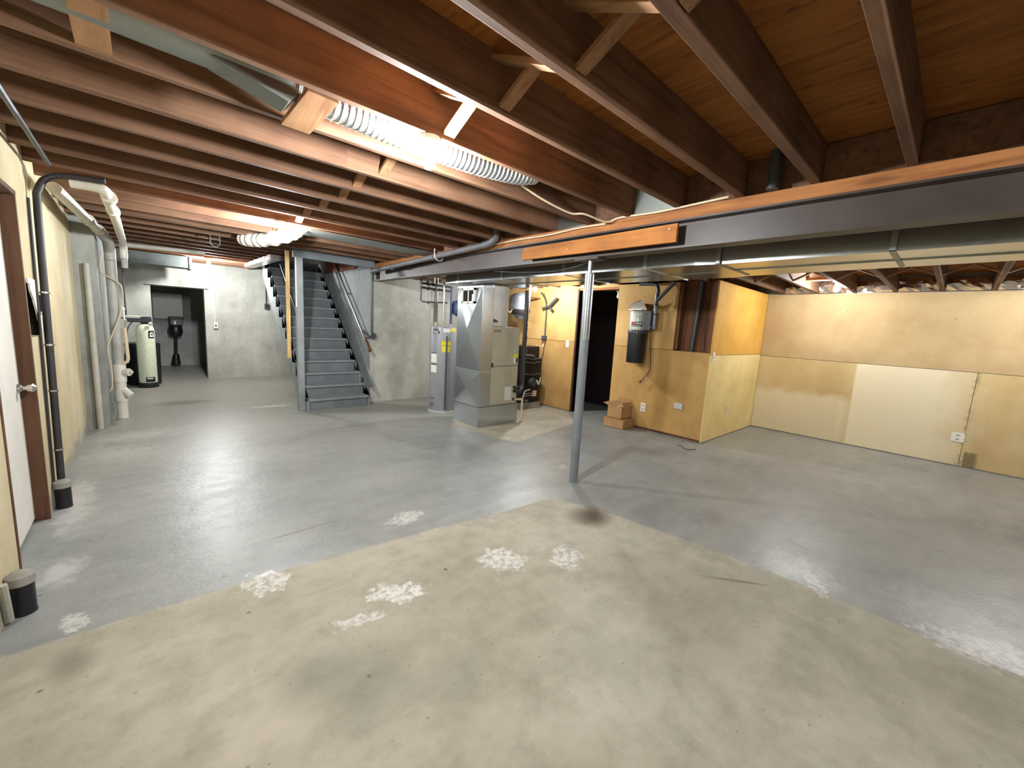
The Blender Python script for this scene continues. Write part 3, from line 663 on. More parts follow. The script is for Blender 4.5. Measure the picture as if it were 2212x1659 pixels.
MB().tube([(4.36,5.35,1.98),(4.66,5.35,1.98)]+arc((4.66,5.35,1.92),.06,90,0,4,'xz')+[(4.72,5.35,1.80)]+arc((4.78,5.35,1.80),.06,180,270,4,'xz')+[(5.165,5.71,1.85)], .013, 10).build('pipe', 'copper', lp, smooth=True)
cb = thing('switch_conduit', (5.77, 5.42, 1.2), 'grey conduit dropping down the tan wall to a small switch box above the boiler', 'conduit')
MB().tube(smoothpath([(5.45,5.3,2.16),(5.62,5.40,2.13),(5.74,5.42,2.02),(5.775,5.42,1.85)])+[Vector((5.775,5.42,1.36))], .013, 10).build('conduit', 'dark_grey_pipe', cb, smooth=True)
B(5.735, 5.80, 5.38, 5.47, 1.27, 1.36).build('switch_box', 'dark_grey_pipe', cb, bevel=.004)
B(5.70, 5.735, 5.37, 5.41, 1.28, 1.33).build('switch_handle', 'dark_grey_pipe', cb, bevel=.003)
MB().tube(smoothpath([(5.77,5.42,1.27),(5.76,5.42,1.20),(5.70,5.40,1.14),(5.58,5.36,1.15),(5.48,5.34,1.175)]), .012, 10).build('whip', 'cable_cream', cb, smooth=True)
vl = thing('shutoff_handle', (5.75, 5.25, 1.9), 'dark metal handle sticking out diagonally from the tan wall beside the bulb', 'valve')
MB().tube([(5.72,5.48,1.88),(5.72,5.30,1.92)], .018, 10).tube([(5.72,5.30,1.92),(5.72,5.13,2.07)], .024, 12).tube([(5.72,5.28,1.90),(5.72,5.23,1.84)], [.015,.03], 12).build('body', 'dark_grey_pipe', vl, smooth=True)

# ------------------------------------------------------------------ bulbs
def bulb_light(x, y, ztop, label, hang=0.0, power=1.0):
    t = thing('ceiling_light', (x, y, ztop), label, 'light', 'bare bulbs in porcelain holders')
    if hang: MB().tube([(x,y,ztop),(x,y,ztop-hang)], .005, 8).build('cord', 'cable_cream', t, smooth=True)
    z = ztop-hang
    MB().lathe((x,y,z-.052), [(.024,0),(.026,.02),(.052,.028),(.056,.04),(.056,.051)], 22).build('lamp_holder', 'porcelain', t, smooth=True)
    MB().lathe((x,y,z-.158), [(.006,0),(.020,.006),(.030,.020),(.033,.036),(.030,.055),(.021,.080),(.016,.098),(.015,.112)], 16).build('bulb', emis(power), t, smooth=True)
bulb_light(1.16, 2.00, 2.45, 'lit bare bulb below the ribbed duct, nearest and brightest', 0, 1.0)
bulb_light(1.13, 4.92, 2.45, 'lit bare bulb beside the crumpled white duct before the stairs', 0, 1.05)
bulb_light(.97, 9.54, 2.45, 'lit bare bulb near the dark back doorway', 0, 1.25)
bulb_light(6.95, 1.215, 2.36, 'lit bare bulb in front of the tan right wall', 0, .44)
bulb_light(4.98, 4.97, 2.27, 'small lit bulb above the boiler beside the furnace', 0, .75)
bulb_light(6.80, -.85, 2.36, 'lit bare bulb by the right wall beyond the picture edge', 0, .55)
bulb_light(1.15, -1.80, 2.45, 'lit bare bulb behind the viewer', 0, .7)
for x, y, ya in ((6.95, 1.215, 1.164), (6.80, -.85, -1.061)): tag(B(x-.06, x+.06, ya, ya+.397, 2.361, 2.40).build('mounting_block', 'bridging_wood'), 'wooden block holding the bulb %s' % ('in front of the tan right wall' if y > 0 else 'beyond the right picture edge'), 'block')

# ------------------------------------------------------------------ round ducts in the joist bay
sm = thing('round_duct', (.05, 2.19, 2.50), 'smooth dull galvanised round duct in the joist bay at upper left', 'duct')
MB().tube([(-.54,2.19,2.555),(.55,2.19,2.545)], .078, 28).build('pipe', 'galvanised_dull', sm, smooth=True)
MB().prism([(.26,2.49),(.53,2.425),(.56,2.455),(.56,2.60),(.40,2.60)], 'y', 2.13, 2.26).build('takeoff', 'galvanised_dull', sm)
fx = thing('ribbed_duct', (1.4, 2.19, 2.42), 'shiny ribbed flexible duct beside the nearest bulb', 'duct')
def ribbed(path, r, ridge, mt, par, step=.032, n=26):
    pts = [Vector(p) for p in path]; L = [0]
    for a, b in zip(pts, pts[1:]): L.append(L[-1]+(b-a).length)
    P = []; R = []; s = 0
    def atl(d):
        for i in range(len(L)-1):
            if d <= L[i+1] or i == len(L)-2: return pts[i].lerp(pts[i+1], (d-L[i])/(L[i+1]-L[i]))
    while s < L[-1]:
        for q, rr in ((0,0),(.62,0),(.74,ridge),(.88,ridge)):
            d = min(s+q*step, L[-1]); P.append(atl(d)); R.append(r+rr)
        s += step
    return MB().tube(P, R, n).build('hose', mt, par, smooth=False)
ribbed(smoothpath([(.56,2.20,2.535),(.8,2.20,2.515),(1.2,2.20,2.505),(1.6,2.18,2.505),(1.92,2.15,2.525),(2.06,2.13,2.56)], 4), .070, .006, 'galvanised_bright', fx)
# crumpled insulated duct near the second bulb with a panned joist bay
cw = thing('insulated_duct', (1.25, 5.9, 2.4), 'crumpled white wrapped duct hanging under the joists by the second bulb', 'duct')
pp = smoothpath([(1.02,6.35,2.42),(1.15,6.0,2.39),(1.3,5.6,2.42),(1.42,5.3,2.50)], 8); rr = [.085+random.uniform(-.012,.012) for _ in pp]
MB().tube(pp, rr, 14).build('sleeve', 'paper_white', cw)
tag(B(1.42, 3.0, 4.96, 5.32, 2.425, 2.445).build('joist_pan', 'galvanised_dull', bevel=.003), 'flat grey metal pan closing a joist bay right of the second bulb', 'duct')
fd = thing('foil_duct', (1.75, 8.6, 2.3), 'silver foil taped duct slanting under the joists left of the stairs', 'duct')
MB().bar((1.62,9.6,2.40),(1.66,7.6,2.40), .16, .07).build('duct', 'foil', fd)
for i in range(6): MB().bar((1.625+.006*i,9.4-.33*i,2.40),(1.626+.006*i,9.34-.33*i,2.40), .166, .076).build('tape_band', 'galvanised_bright', fd)
dd = thing('return_trunk', (.2, 9.95, 2.2), 'dark grey metal duct under the joists left of the back bulb', 'duct')
B(-.355, .70, 9.75, 10.15, 2.24, 2.445).build('trunk', 'dark_duct', dd, bevel=.004)
B(.70, .74, 9.735, 10.165, 2.225, 2.447).build('end_collar', 'galvanised_dull', dd, bevel=.004)
# drain pipe hung along the beam
dp = thing('drain_pipe', (2.95, 5.0, 2.3), 'grey plastic drain pipe hung along the left of the steel beam', 'pipe')
MB().tube([(2.94,6.88,2.30),(2.94,3.72,2.405)], .036, 18).build('pipe', 'drain_grey', dp, smooth=True)
MB().tube(smoothpath([(2.94,3.80,2.40),(2.94,3.68,2.415),(2.94,3.60,2.46),(2.94,3.59,2.56)]), .041, 18).build('elbow', 'drain_grey', dp, smooth=True)
for y in (4.85, 6.1): MB().tube([(2.94,y,2.37-.033*(y-4.6)),(2.94,y+.04,2.37-.033*(y-4.6))], .043, 18).build('coupling', 'drain_grey', dp, smooth=True)
tag(MB().tube([(2.87,4.75,2.45),(2.87,4.75,2.33)], .006, 8).tube(arc((2.94,4.75,2.365),.062,200,340,8,'xz'), .006, 8).build('pipe_hanger', 'white_plate', smooth=True), 'white strap hanger holding the drain pipe by the beam', 'hanger')
tag(MB().tube([(3.02,.94,2.455),(3.02,.94,2.688)], .035, 14).build('pipe_stub', 'dark_grey_pipe', smooth=True), 'short dark vertical pipe between two joists above the beam', 'pipe')
# cables
def cable(pts, r, mt, label, n=6): return tag(MB().tube(smoothpath(pts, n), r, 8).build('cable', mt, smooth=True), label, 'cable')
cable([(2.05,2.25,2.50),(2.3,2.26,2.46),(2.6,2.25,2.43),(2.72,2.2,2.44),(2.95,2.15,2.42),(3.02,2.05,2.455),(3.02,1.7,2.445),(3.02,1.2,2.46)], .008, 'cable_cream', 'cream cable from the ribbed duct end to the beam top')
cable([(3.025,4.2,2.40),(3.02,3.4,2.42),(3.02,2.9,2.415),(3.02,2.5,2.43),(3.02,2.2,2.425)], .008, 'cable_cream', 'pale cable bundle lying along the beam left of the plank')
cable([(3.19,3.9,2.15),(3.2,3.4,2.11),(3.22,2.9,2.10),(3.2,2.45,2.15)], .006, 'dark_grey_pipe', 'grey wire sagging under the beam left of the steel post')
cable([(1.1,4.99,2.44),(1.22,5.12,2.38),(1.34,5.16,2.37),(1.40,5.0,2.43)], .008, 'cable_cream', 'white cable loop beside the second bulb')

# ------------------------------------------------------------------ stairs
st = thing('staircase', (2.36, 7.9, 0), 'grey painted wooden staircase with closed risers and sawtooth sides', 'stairs')
S0, S1, RY, RUN, RISE = 1.90, 2.84, 6.78, .2045, .1845; NST = 14
tr = MB().box(S0-.015, S1+.015, -.025, RUN+.01, RISE-.035, RISE).build('tread', 'stair_tread', st, origin=(0,0,0), bevel=.004)
ri = MB().box(S0+.01, S1-.01, 0, .02, 0, RISE-.035).build('riser', 'stair_paint', st, origin=(0,0,0))
for i in range(NST):
    p = Vector((0, RY+RUN*i, RISE*i)) 
    if i == 0:
        tr.location = p-WLOC['staircase']; ri.location = p-WLOC['staircase']
    else: copy_of(tr, p, st); copy_of(ri, p, st)
saw = [(RY, 0)]
for i in range(NST): saw += [(RY+RUN*i, RISE*(i+1)-.036), (RY+RUN*(i+1), RISE*(i+1)-.036)]
saw += [(RY+RUN*NST, RISE*NST-.36), (RY+.36, 0)]
def sawp(x0, x1, nm, mt):
    m = MB(); n = len(saw)
    vs_ = [(x0, a, b) for a, b in saw]+[(x1, a, b) for a, b in saw]
    # triangulated strip so the concave outline fills cleanly
    fs = [(i, i+n, (i+1) % n+n, (i+1) % n) for i in range(n)]; m.add(vs_, fs)
    bm = bmesh.new(); V = [bm.verts.new(v) for v in vs_[:n]]; f_ = bm.faces.new(V); bmesh.ops.triangulate(bm, faces=[f_]); bm.verts.index_update()
    tris = [tuple(v.index for v in q.verts) for q in bm.faces]; bm.free()
    m.add([], []); m.f += tris + [tuple(i+n for i in reversed(q)) for q in tris]; m.m += [0]*2*len(tris)
    return m.build(nm, mt, st)
sawp(S0-.04, S0-.002, 'stringer', 'stair_stringer'); sawp(S1+.002, S1+.04, 'stringer', 'stair_stringer')
MB().prism([(RY+.05,.30),(RY+.25,.30),(9.4,2.62),(9.4,2.69),(9.0,2.69)], 'x', 2.965, 2.995).build('skirt', 'stair_stringer', st)
po2 = tag(B(1.765, 1.857, 6.86, 6.955, 0, 2.36).build('stair_post', 'stair_stringer', bevel=.004), 'square grey wooden post at the foot of the stairs', 'post')
tag(B(1.749, 1.764, 6.86, 6.885, 1.62, 2.36).build('post_strip', 'white_plate'), 'thin white strip fixed up the stair post', 'trim')
tag(B(1.655, 1.705, 6.995, 7.045, .82, 2.45).build('wooden_stick', 'stick_wood', bevel=.003), 'pale yellow wooden stick hanging beside the stair post', 'stick')
hr_ = thing('handrail', (2.9, 7.6, .9), 'steel pipe handrail slanting up the right stair wall', 'handrail')
MB().tube([(2.93,6.95,.98),(2.93,8.45,2.39),(2.93,8.75,2.67)], .022, 14).build('rail', 'nickel', hr_, smooth=True)
MB().bar((2.93,6.90,.94),(2.93,7.10,1.12), .04, .05).build('rail_end', 'stud_wood', hr_)
for y, z in ((7.15,1.17),(8.0,1.967)): MB().tube([(2.93,y,z),(3.0,y,z-.02)], .012, 8).build('bracket', 'dark_grey_pipe', hr_, smooth=True)
lh = thing('stair_handrail', (1.8, 7.5, 1.2), 'dark metal handrail on the open left side of the stairs', 'handrail')
MB().tube([(1.86,6.97,1.30),(1.86,8.3,2.45)], .018, 12).build('rail', 'dark_grey_pipe', lh, smooth=True)
# stairwell enclosure above
struct(MB().box(SX0-.03, SX0, SY0, YB, ZS+.03, 4.2).box(SX0, 3.0, YB, YB+.1, ZS, 4.2).box(SX0, 3.0, SY0, YB, 4.2, 4.25).box(3.0, 3.03, SY0, YB, ZS, 4.2).box(SX0, 3.0, SY0-.03, SY0, ZS, 4.2).build('wall_stairwell', 'stair_wall_paint', origin=(0,0,0)), 'grey walls enclosing the top of the stairs', 'wall')
tag(MB().prism([(7.75,2.40),(9.3,2.40),(9.3,2.69),(7.55,2.69),(7.35,2.52)], 'x', 2.955, 2.962).build('fascia_board', 'red_wood'), 'reddish board at the top of the right stair wall', 'board')
# conduit and box at the wall corner
c3 = thing('corner_conduit', (3.03, 7.03, 1.2), 'grey conduit running down the wall corner to a junction box right of the stairs', 'conduit')
MB().tube([(3.02,7.045,2.40),(3.02,7.045,1.25)], .016, 12).build('conduit', 'dark_grey_pipe', c3, smooth=True)
MB().tube([(3.03,7.04,1.20),(3.03,7.0,1.20)], .058, 8).build('junction_box', 'dark_grey_pipe', c3)
MB().tube([(2.95,7.02,1.20),(2.90,7.03,1.25),(2.86,7.06,1.30)], .02, 10).build('side_pipe', 'dark_grey_pipe', c3, smooth=True)

# ------------------------------------------------------------------ back wall electrics, softener
def wallbox(nm, x, z, top, label, dk):
    t = thing(nm, (x, YB-.03, z), label, 'conduit')
    MB().tube([(x,YB-.015,z+.06),(x,YB-.015,top)], .012, 10).build('conduit', 'dark_grey_pipe' if dk else 'grey_plate', t, smooth=True)
    B(x-.04, x+.04, YB-.05, YB-.002, z-.065, z+.065).build('switch_box', 'grey_plate' if not dk else 'dark_grey_pipe', t, bevel=.004)
    B(x-.012, x+.012, YB-.058, YB-.05, z-.02, z+.02).build('switch', 'black_plastic', t)
wallbox('light_switch', 1.19, 1.17, 2.44, 'grey switch box and conduit right of the back doorway', False)
wallbox('wall_outlet', 2.17, 1.65, 2.44, 'dark outlet box and conduit on the back wall left of the stairs', True)
ws = thing('water_softener', (.05, 10.15, 0), 'cream water softener cylinder on a black foot before the back doorway', 'water softener')
MB().lathe((.03,10.14,0), [(.145,0),(.15,.02),(.15,.075),(.12,.09)], 28).build('foot', 'black_plastic', ws, smooth=True)
MB().lathe((.03,10.14,0), [(.12,.085),(.133,.10),(.133,1.04),(.128,1.09),(.11,1.14),(.075,1.17),(.045,1.18)], 32).build('tank', 'resin_cream', ws, smooth=True)
MB().lathe((.03,10.14,1.175), [(.05,0),(.055,.02),(.05,.04),(.04,.05)], 18).build('neck', 'black_plastic', ws, smooth=True)
MB().box(-.20, .10, 10.05, 10.20, 1.205, 1.275).box(-.02, .13, 10.06, 10.22, 1.225, 1.31).build('control_valve', 'black_plastic', ws, bevel=.012)
MB().tube([(.10,10.02,1.19),(.12,9.98,1.17)], .03, 14).build('meter_cap', 'grey_plate', ws, smooth=True)
def slab(a0, a1, z0, z1, th): 
    global fa
    sv = fa; fa = math.atan2(-10.14, -.03); m = onc(.03, 10.14, .133, a0, a1, z0, z1, 5, th); fa = sv; return m
lb_ = slab(18, 62, .92, 1.06, .003).build('badge', 'label_black', ws)
slab(26, 54, .945, .965, .005).build('badge_mark', 'label_white', ws); slab(28, 36, .965, 1.02, .005).build('badge_mark', 'label_white', ws); slab(32, 50, 1.01, 1.03, .005).build('badge_mark', 'label_white', ws); slab(46, 54, .965, 1.0, .005).build('badge_mark', 'label_white', ws)
slab(-15, 45, .11, .20, .003).build('data_label', 'label_black', ws); slab(-8, 30, .165, .185, .005).build('label_line', 'label_white', ws)
bt = thing('brine_tank', (-.02, 10.58, 0), 'wide black brine tank behind the cream softener cylinder', 'tank')
MB().lathe((-.02,10.58,0), [(.24,0),(.25,.02),(.255,.74),(.255,.75)], 36).build('tub', 'black_plastic', bt, smooth=True)
MB().lathe((-.02,10.58,.75), [(.262,0),(.262,.03),(.24,.05),(.03,.055)], 36).build('lid', 'black_plastic', bt, smooth=True)
sp_ = thing('softener_pipes', (-.2, 10.2, 1.0), 'white pipes and fittings feeding the softener valve', 'pipe')
MB().tube([(-.22,10.2,1.31),(.10,10.15,1.295)], .014, 10).build('pipe', 'pvc_white', sp_, smooth=True)
MB().tube([(-.24,10.2,1.42),(-.235,10.2,1.05)], .016, 10).build('pipe', 'pvc_white', sp_, smooth=True)
MB().lathe((-.24,10.2,1.40), [(.02,0),(.026,.02),(.026,.045),(.015,.06)], 12).build('cap', 'pvc_white', sp_, smooth=True)
MB().tube([(-.21,10.2,1.30),(-.21,10.2,2.44)], .013, 10).build('supply_pipe', 'dark_rubber', sp_, smooth=True)
MB().tube([(-.30,10.2,1.27),(-.20,10.2,1.27)], .012, 8).build('valve_handle', 'dark_rubber', sp_, smooth=True)
MB().tube(smoothpath([(-.06,10.1,1.24),(-.14,10.1,1.2),(-.20,10.12,1.08),(-.22,10.15,.9)]), .008, 8).build('drain_hose', 'dark_grey_pipe', sp_, smooth=True)

# things in the room behind the back doorway
pn = tag(B(.22, .80, 13.765, 13.795, 1.22, 1.86).build('pale_panel', 'white_plate'), 'pale panel on the far wall seen through the back doorway', 'panel')
sm2 = thing('wall_pump', (.72, 13.6, .4), 'black wall unit with a pipe seen through the back doorway', 'pump')
MB().box(.52, .78, 13.55, 13.76, 1.06, 1.26).box(.50, .80, 13.53, 13.765, 1.22, 1.28).build('housing', 'black_plastic', sm2, bevel=.015)
MB().lathe((.63,13.62,.75), [(.03,0),(.12,.05),(.15,.15),(.13,.28),(.10,.32)], 20).build('bowl', 'black_plastic', sm2, smooth=True)
MB().tube([(.63,13.62,.80),(.61,13.62,.30)], .03, 12).tube([(.61,13.62,.32),(.60,13.64,.05)], [.06,.10], 14).build('leg_pipe', 'black_plastic', sm2, smooth=True)
B(.60, .64, 13.53, 13.55, 1.08, 1.17).build('tag_plate', 'label_white', sm2)

# ------------------------------------------------------------------ drain stack and pipes at the left
sx, sy = -.26, 7.42
ds = thing('drain_stack', (sx, sy, 0), 'white plastic drain stack with cleanout tee standing by the left wall', 'pipe')
MB().lathe((sx,sy,0), [(.058,0),(.058,.24)], 24).build('lower_pipe', 'pvc_white', ds, smooth=True)
MB().lathe((sx,sy,.23), [(.068,0),(.070,.02),(.070,.10),(.066,.14),(.066,.16)], 24).tube([(sx,sy,.40),(sx+.04,sy-.03,.36),(sx+.095,sy-.07,.30)], [.05,.048,.046], 16).build('wye', 'pvc_white', ds, smooth=True)
MB().lathe((sx,sy,.38), [(.060,0),(.060,.115)], 24).build('coupling', 'pvc_white', ds, smooth=True)
te = MB().lathe((sx,sy,.49), [(.068,0),(.068,.23),(.066,.235)], 24).build('tee', 'pvc_white', ds, smooth=True)
MB().tube([(sx,sy,.61),(sx+.10,sy-.06,.62)], .05, 18).build('cleanout', 'pvc_white', te, smooth=True)
MB().tube([(sx+.10,sy-.06,.62),(sx+.125,sy-.075,.622)], .030, 4).build('plug', 'pvc_white', te)
MB().lathe((sx,sy,.72), [(.056,0),(.056,1.33)], 24).build('upper_pipe', 'pipe_grey', ds, smooth=True)
MB().tube(smoothpath([(sx,sy,2.05),(sx,sy,2.18),(-.265,7.2,2.28),(-.31,6.9,2.34)]), .056, 20).build('bend', 'pipe_grey', ds, smooth=True)
MB().tube([(-.31,6.9,2.34),(-.40,6.0,2.385),(-.47,5.1,2.41)], .045, 18).build('branch', 'pvc_white', ds, smooth=True)
for p, q in (((-.315,6.85,2.342),(-.322,6.78,2.346)), ((-.36,6.4,2.365),(-.367,6.33,2.37))): MB().tube([p, q], .057, 18).build('coupling', 'pvc_white', ds, smooth=True)
d2 = thing('vent_pipe', (-.14, 5.6, 2.3), 'white plastic vent pipe slanting under the joists above the drain stack', 'pipe')
MB().tube(smoothpath([(-.13,7.45,2.10),(-.13,7.35,2.28),(-.135,6.6,2.32),(-.14,5.6,2.335),(-.155,4.75,2.345),(-.155,4.62,2.36),(-.20,4.60,2.38),(-.34,4.62,2.385)]), .038, 16).build('pipe', 'pvc_white', d2, smooth=True)
for y in (5.35, 4.72): MB().tube([(-.14,y,2.338),(-.142,y-.07,2.34)], .049, 16).build('coupling', 'pvc_white', d2, smooth=True)
MB().tube([(-.13,7.44,2.12),(-.13,7.45,1.98)], .032, 14).build('drop', 'pipe_grey', d2, smooth=True)
tag(MB().tube([(-.22,7.5,2.28),(.72,7.45,2.30)], .03, 14).build('cross_pipe', 'pipe_grey', smooth=True), 'grey horizontal pipe crossing from the drain stack towards the back bulb', 'pipe')
tag(MB().tube([(.70,6.60,2.45),(.70,6.60,2.36)], .008, 8).tube([(.80,6.60,2.45),(.80,6.60,2.36)], .008, 8).tube(arc((.75,6.60,2.36),.05,180,360,8,'xz'), .008, 8).build('pipe_hook', 'nickel', smooth=True), 'small U shaped metal hook hanging from a joist above the back bulb', 'hook')
gw = thing('wall_pipe', (-.33, 7.0, 0), 'pale vertical pipe against the concrete jog left of the drain stack', 'pipe')
MB().tube([(-.44,6.85,.0),(-.44,6.85,1.95)], .03, 14).build('pipe', 'pipe_grey', gw, smooth=True)
wh2 = thing('drain_hose', (-.34, 7.3, .3), 'thin cream hose draped down beside the drain stack', 'hose')
MB().tube(smoothpath([(-.33,7.42,2.15),(-.35,7.36,1.9),(-.18,7.33,1.75),(-.19,7.33,1.45),(-.30,7.32,1.1),(-.345,7.33,.95),(-.33,7.33,.72),(-.33,7.33,.5),(-.35,7.33,.40),(-.40,7.33,.32)]), .008, 8).build('hose', 'cable_cream', wh2, smooth=True)
MB().tube([(-.44,7.34,.49),(-.36,7.34,.49)], .02, 10).build('clip', 'dark_grey_pipe', wh2, smooth=True)
sv = thing('side_vent', (-.15, 7.38, .7), 'thin cream pipe bent up beside the drain stack tee', 'pipe')
MB().tube([(-.225,7.38,.73),(-.175,7.37,.76),(-.165,7.37,.80),(-.175,7.37,1.20)], .020, 12).build('pipe', 'pvc_cream', sv, smooth=True)
# dark conduit beside the door with its floor boot
wc = thing('black_pipe', (-.50, 4.42, 0), 'dark pipe climbing the yellow wall beside the brown door frame', 'pipe')
MB().tube([(-.505,4.30,.20),(-.505,4.40,1.2),(-.505,4.50,2.10)]+[tuple(p) for p in smoothpath([(-.505,4.53,2.25),(-.46,4.55,2.36),(-.36,4.55,2.41),(-.15,4.52,2.42)])], .021, 14).build('pipe', 'dark_rubber', wc, smooth=True)
MB().tube([(-.538,4.27,.20),(-.538,4.47,2.2)], .008, 10).build('ground_conduit', 'dark_rubber', wc, smooth=True)
for z in (1.18, 1.55, .85, .42): MB().tube([(-.505,4.28+.1*z,z),(-.505,4.281+.1*z,z+.012)], .027, 14).build('strap', 'nickel', wc, smooth=True)
B(-.55, -.50, 4.50, 4.56, 1.42, 1.54).build('clip_box', 'dark_grey_pipe', wc)
def boot(y, label):
    t = thing('pipe_stub', (-.50, y, 0), label, 'pipe')
    MB().lathe((-.50,y,0), [(.046,0),(.044,.02),(.044,.16)], 18).build('boot', 'black_plastic', t, smooth=True)
    MB().lathe((-.50,y,.155), [(.05,0),(.05,.04),(.03,.055)], 18).build('cap', 'concrete_block', t, smooth=True)
boot(4.27, 'short black pipe stub at the foot of the dark wall pipe'); boot(2.86, 'short black pipe stub nearest the viewer left of the door')
tag(MB().tube([(-.53,2.78,.02),(-.53,2.74,.22)], .014, 8).build('grey_conduit_end', 'pipe_grey', smooth=True), 'short grey conduit end beside the nearest black stub', 'conduit')
# pipe along the top of the left wall
tag(MB().tube([(-.42,1.5,2.436),(-.42,4.4,2.436)], .013, 12).build('ceiling_pipe', 'dark_grey_pipe', smooth=True), 'thin grey pipe under the joists along the left wall', 'pipe')

# ------------------------------------------------------------------ central vacuum on the partition
vx, vy = 5.66, 3.36
va = thing('central_vacuum', (vx, vy, 1.05), 'silver and black central vacuum canister hung on the tan partition', 'vacuum')
MB().lathe((vx,vy,1.05), [(.128,0),(.132,.01),(.138,.46)], 32).build('canister', 'black_plastic', va, smooth=True)
MB().lathe((vx,vy,1.505), [(.142,0),(.145,.01),(.145,.04),(.14,.05)], 32).build('collar', 'dark_grey_pipe', va, smooth=True)
MB().lathe((vx,vy,1.55), [(.138,0),(.138,.27),(.132,.285),(.11,.295),(.02,.30)], 32).build('motor_head', 'vac_silver', va, smooth=True)
va_a = math.atan2(-vy, -vx)
def vs(nm, mt, a0, a1, z0, z1, th):
    global fa
    s_ = fa; fa = va_a; o_ = onc(vx, vy, .138, a0, a1, z0, z1, 6, th).build(nm, mt, va); fa = s_; return o_
vs('badge', 'label_black', -48, 26, 1.605, 1.675, .003); vs('badge_red', 'label_red', -46, -20, 1.635, 1.67, .005)
for i in range(6): vs('badge_letter', 'label_white', -16+6.6*i, -11.5+6.6*i, 1.64, 1.664-.006*(i % 2), .005)
vs('badge_line', 'label_white', -44, 18, 1.615, 1.621, .005)
for a in (-22, -6, 10): vs('rivet', 'nickel', a-2, a+2, 1.78, 1.79, .006)
MB().tube([(vx-.125,vy-.07,1.53),(vx-.15,vy-.085,1.50)], .018, 10).build('latch', 'nickel', va, smooth=True)
MB().tube([(vx,vy-.10,1.80),(vx,vy-.20,1.80)], .03, 12).tube([(vx,vy-.12,1.62),(vx,vy-.24,1.60)], .035, 12).box(vx-.04, vx+.05, vy-.22, vy-.13, 1.56, 1.84).build('intake', 'dark_grey_pipe', va, smooth=True)
MB().tube([(vx+.02,vy-.25,1.58),(vx+.02,vy-.25,2.02),(vx+.02,vy-.25,2.10)], .027, 16).build('tube', 'tank_grey', va, smooth=True)
MB().tube(smoothpath([(vx+.02,vy-.25,2.05),(vx+.02,vy-.26,2.15),(vx+.02,vy-.2,2.235),(vx+.02,vy+.05,2.25)]), .027, 16).build('tube', 'dark_grey_pipe', va, smooth=True)
MB().tube([(vx+.02,vy-.25,1.99),(vx+.02,vy-.50,2.25)], .027, 16).build('tube', 'dark_grey_pipe', va, smooth=True)
for z in (1.78, 1.93): MB().lathe((vx+.02,vy-.25,z), [(.033,0),(.033,.03)], 16).build('coupling', 'dark_grey_pipe', va, smooth=True)
MB().tube(smoothpath([(vx+.05,vy-.18,1.56),(vx+.08,vy-.19,1.3),(vx+.09,vy-.22,1.05),(vx+.09,vy-.20,.92),(vx+.08,vy-.09,.76)]), .007, 8).build('power_cord', 'cord_brown', va, smooth=True)
MB().tube([(vx+.08,vy-.09,.77),(vx+.08,vy-.075,.735)], .014, 10).build('plug', 'cord_brown', va, smooth=True)
MB().lathe((vx+.085,vy-.06,1.62), [(.08,0),(.08,.30),(.07,.33),(.02,.34)], 18).build('exhaust', 'stud_wood', va, smooth=True)
pm = thing('paper_manual', (vx, vy, 1.86), 'crumpled printed manual lying on top of the vacuum', 'paper')
MB().bar((vx-.05,vy+.10,1.87),(vx-.03,vy-.10,1.93), .16, .006, up_=(1,0,.5)).build('sheet', 'paper_white', pm)
MB().bar((vx-.02,vy+.10,1.91),(vx+.01,vy-.03,1.97), .12, .005, up_=(1,0,.9)).build('sheet', 'cable_cream', pm)
B(vx-.12, vx+.03, vy-.10, vy+.12, 1.852, 1.866).build('booklet', 'label_white', pm)
# wall plates
def outlet(nm, ax, a, z, wd, ht, label, mt='white_plate', slots=0, th=.008, toggle=False):
    def bx(u0, u1, z0, z1, d0, d1):
        if ax == 'part': return B(5.80-d1, 5.80-d0, u0, u1, z0, z1)
        if ax == 'alc': return B(u0, u1, 2.27-d1, 2.27-d0, z0, z1)
        return B(7.85-d1, 7.85-d0, u0, u1, z0, z1)
    loc = {'part': (5.80, a, z-ht/2), 'alc': (a, 2.27, z-ht/2), 'right': (7.85, a, z-ht/2)}[ax]
    t = thing(nm, loc, label, 'outlet' if slots else 'switch' if toggle else 'cover plate')
    bx(a-wd/2, a+wd/2, z-ht/2, z+ht/2, 0, th).build('cover', mt, t, bevel=.002)
    for i in range(slots):
        zz = z + (i-.5)*ht*.44
        bx(a-.016, a+.016, zz-.014, zz+.014, th, th+.002).build('socket', 'grey_plate', t)
        for s in (-1, 1): bx(a+s*.007-.002, a+s*.007+.002, zz-.006, zz+.007, th+.002, th+.003).build('slot', 'black_plastic', t)
    if toggle: bx(a-.006, a+.006, z-.012, z+.012, th, th+.012).build('toggle', mt, t)
outlet('wall_outlet', 'part', 3.215, .352, .085, .14, 'white duplex outlet low on the tan partition right of the cardboard boxes', slots=2)
outlet('blank_plate', 'part', 2.645, .477, .125, .085, 'grey horizontal blank plate low on the tan partition', 'grey_plate', th=.03)
outlet('light_switch', 'part', 4.855, 1.240, .075, .125, 'white light switch left of the dark partition doorway', toggle=True)
outlet('light_switch', 'alc', 5.86, 1.235, .07, .13, 'white switch plate on the yellow alcove wall near its corner', toggle=True)
outlet('wall_outlet', 'alc', 6.59, .415, .07, .12, 'cream outlet low on the yellow alcove wall', 'pvc_cream', slots=2)
outlet('wall_outlet', 'right', -.155, .385, .12, .12, 'square white outlet low on the tan right wall', slots=2)
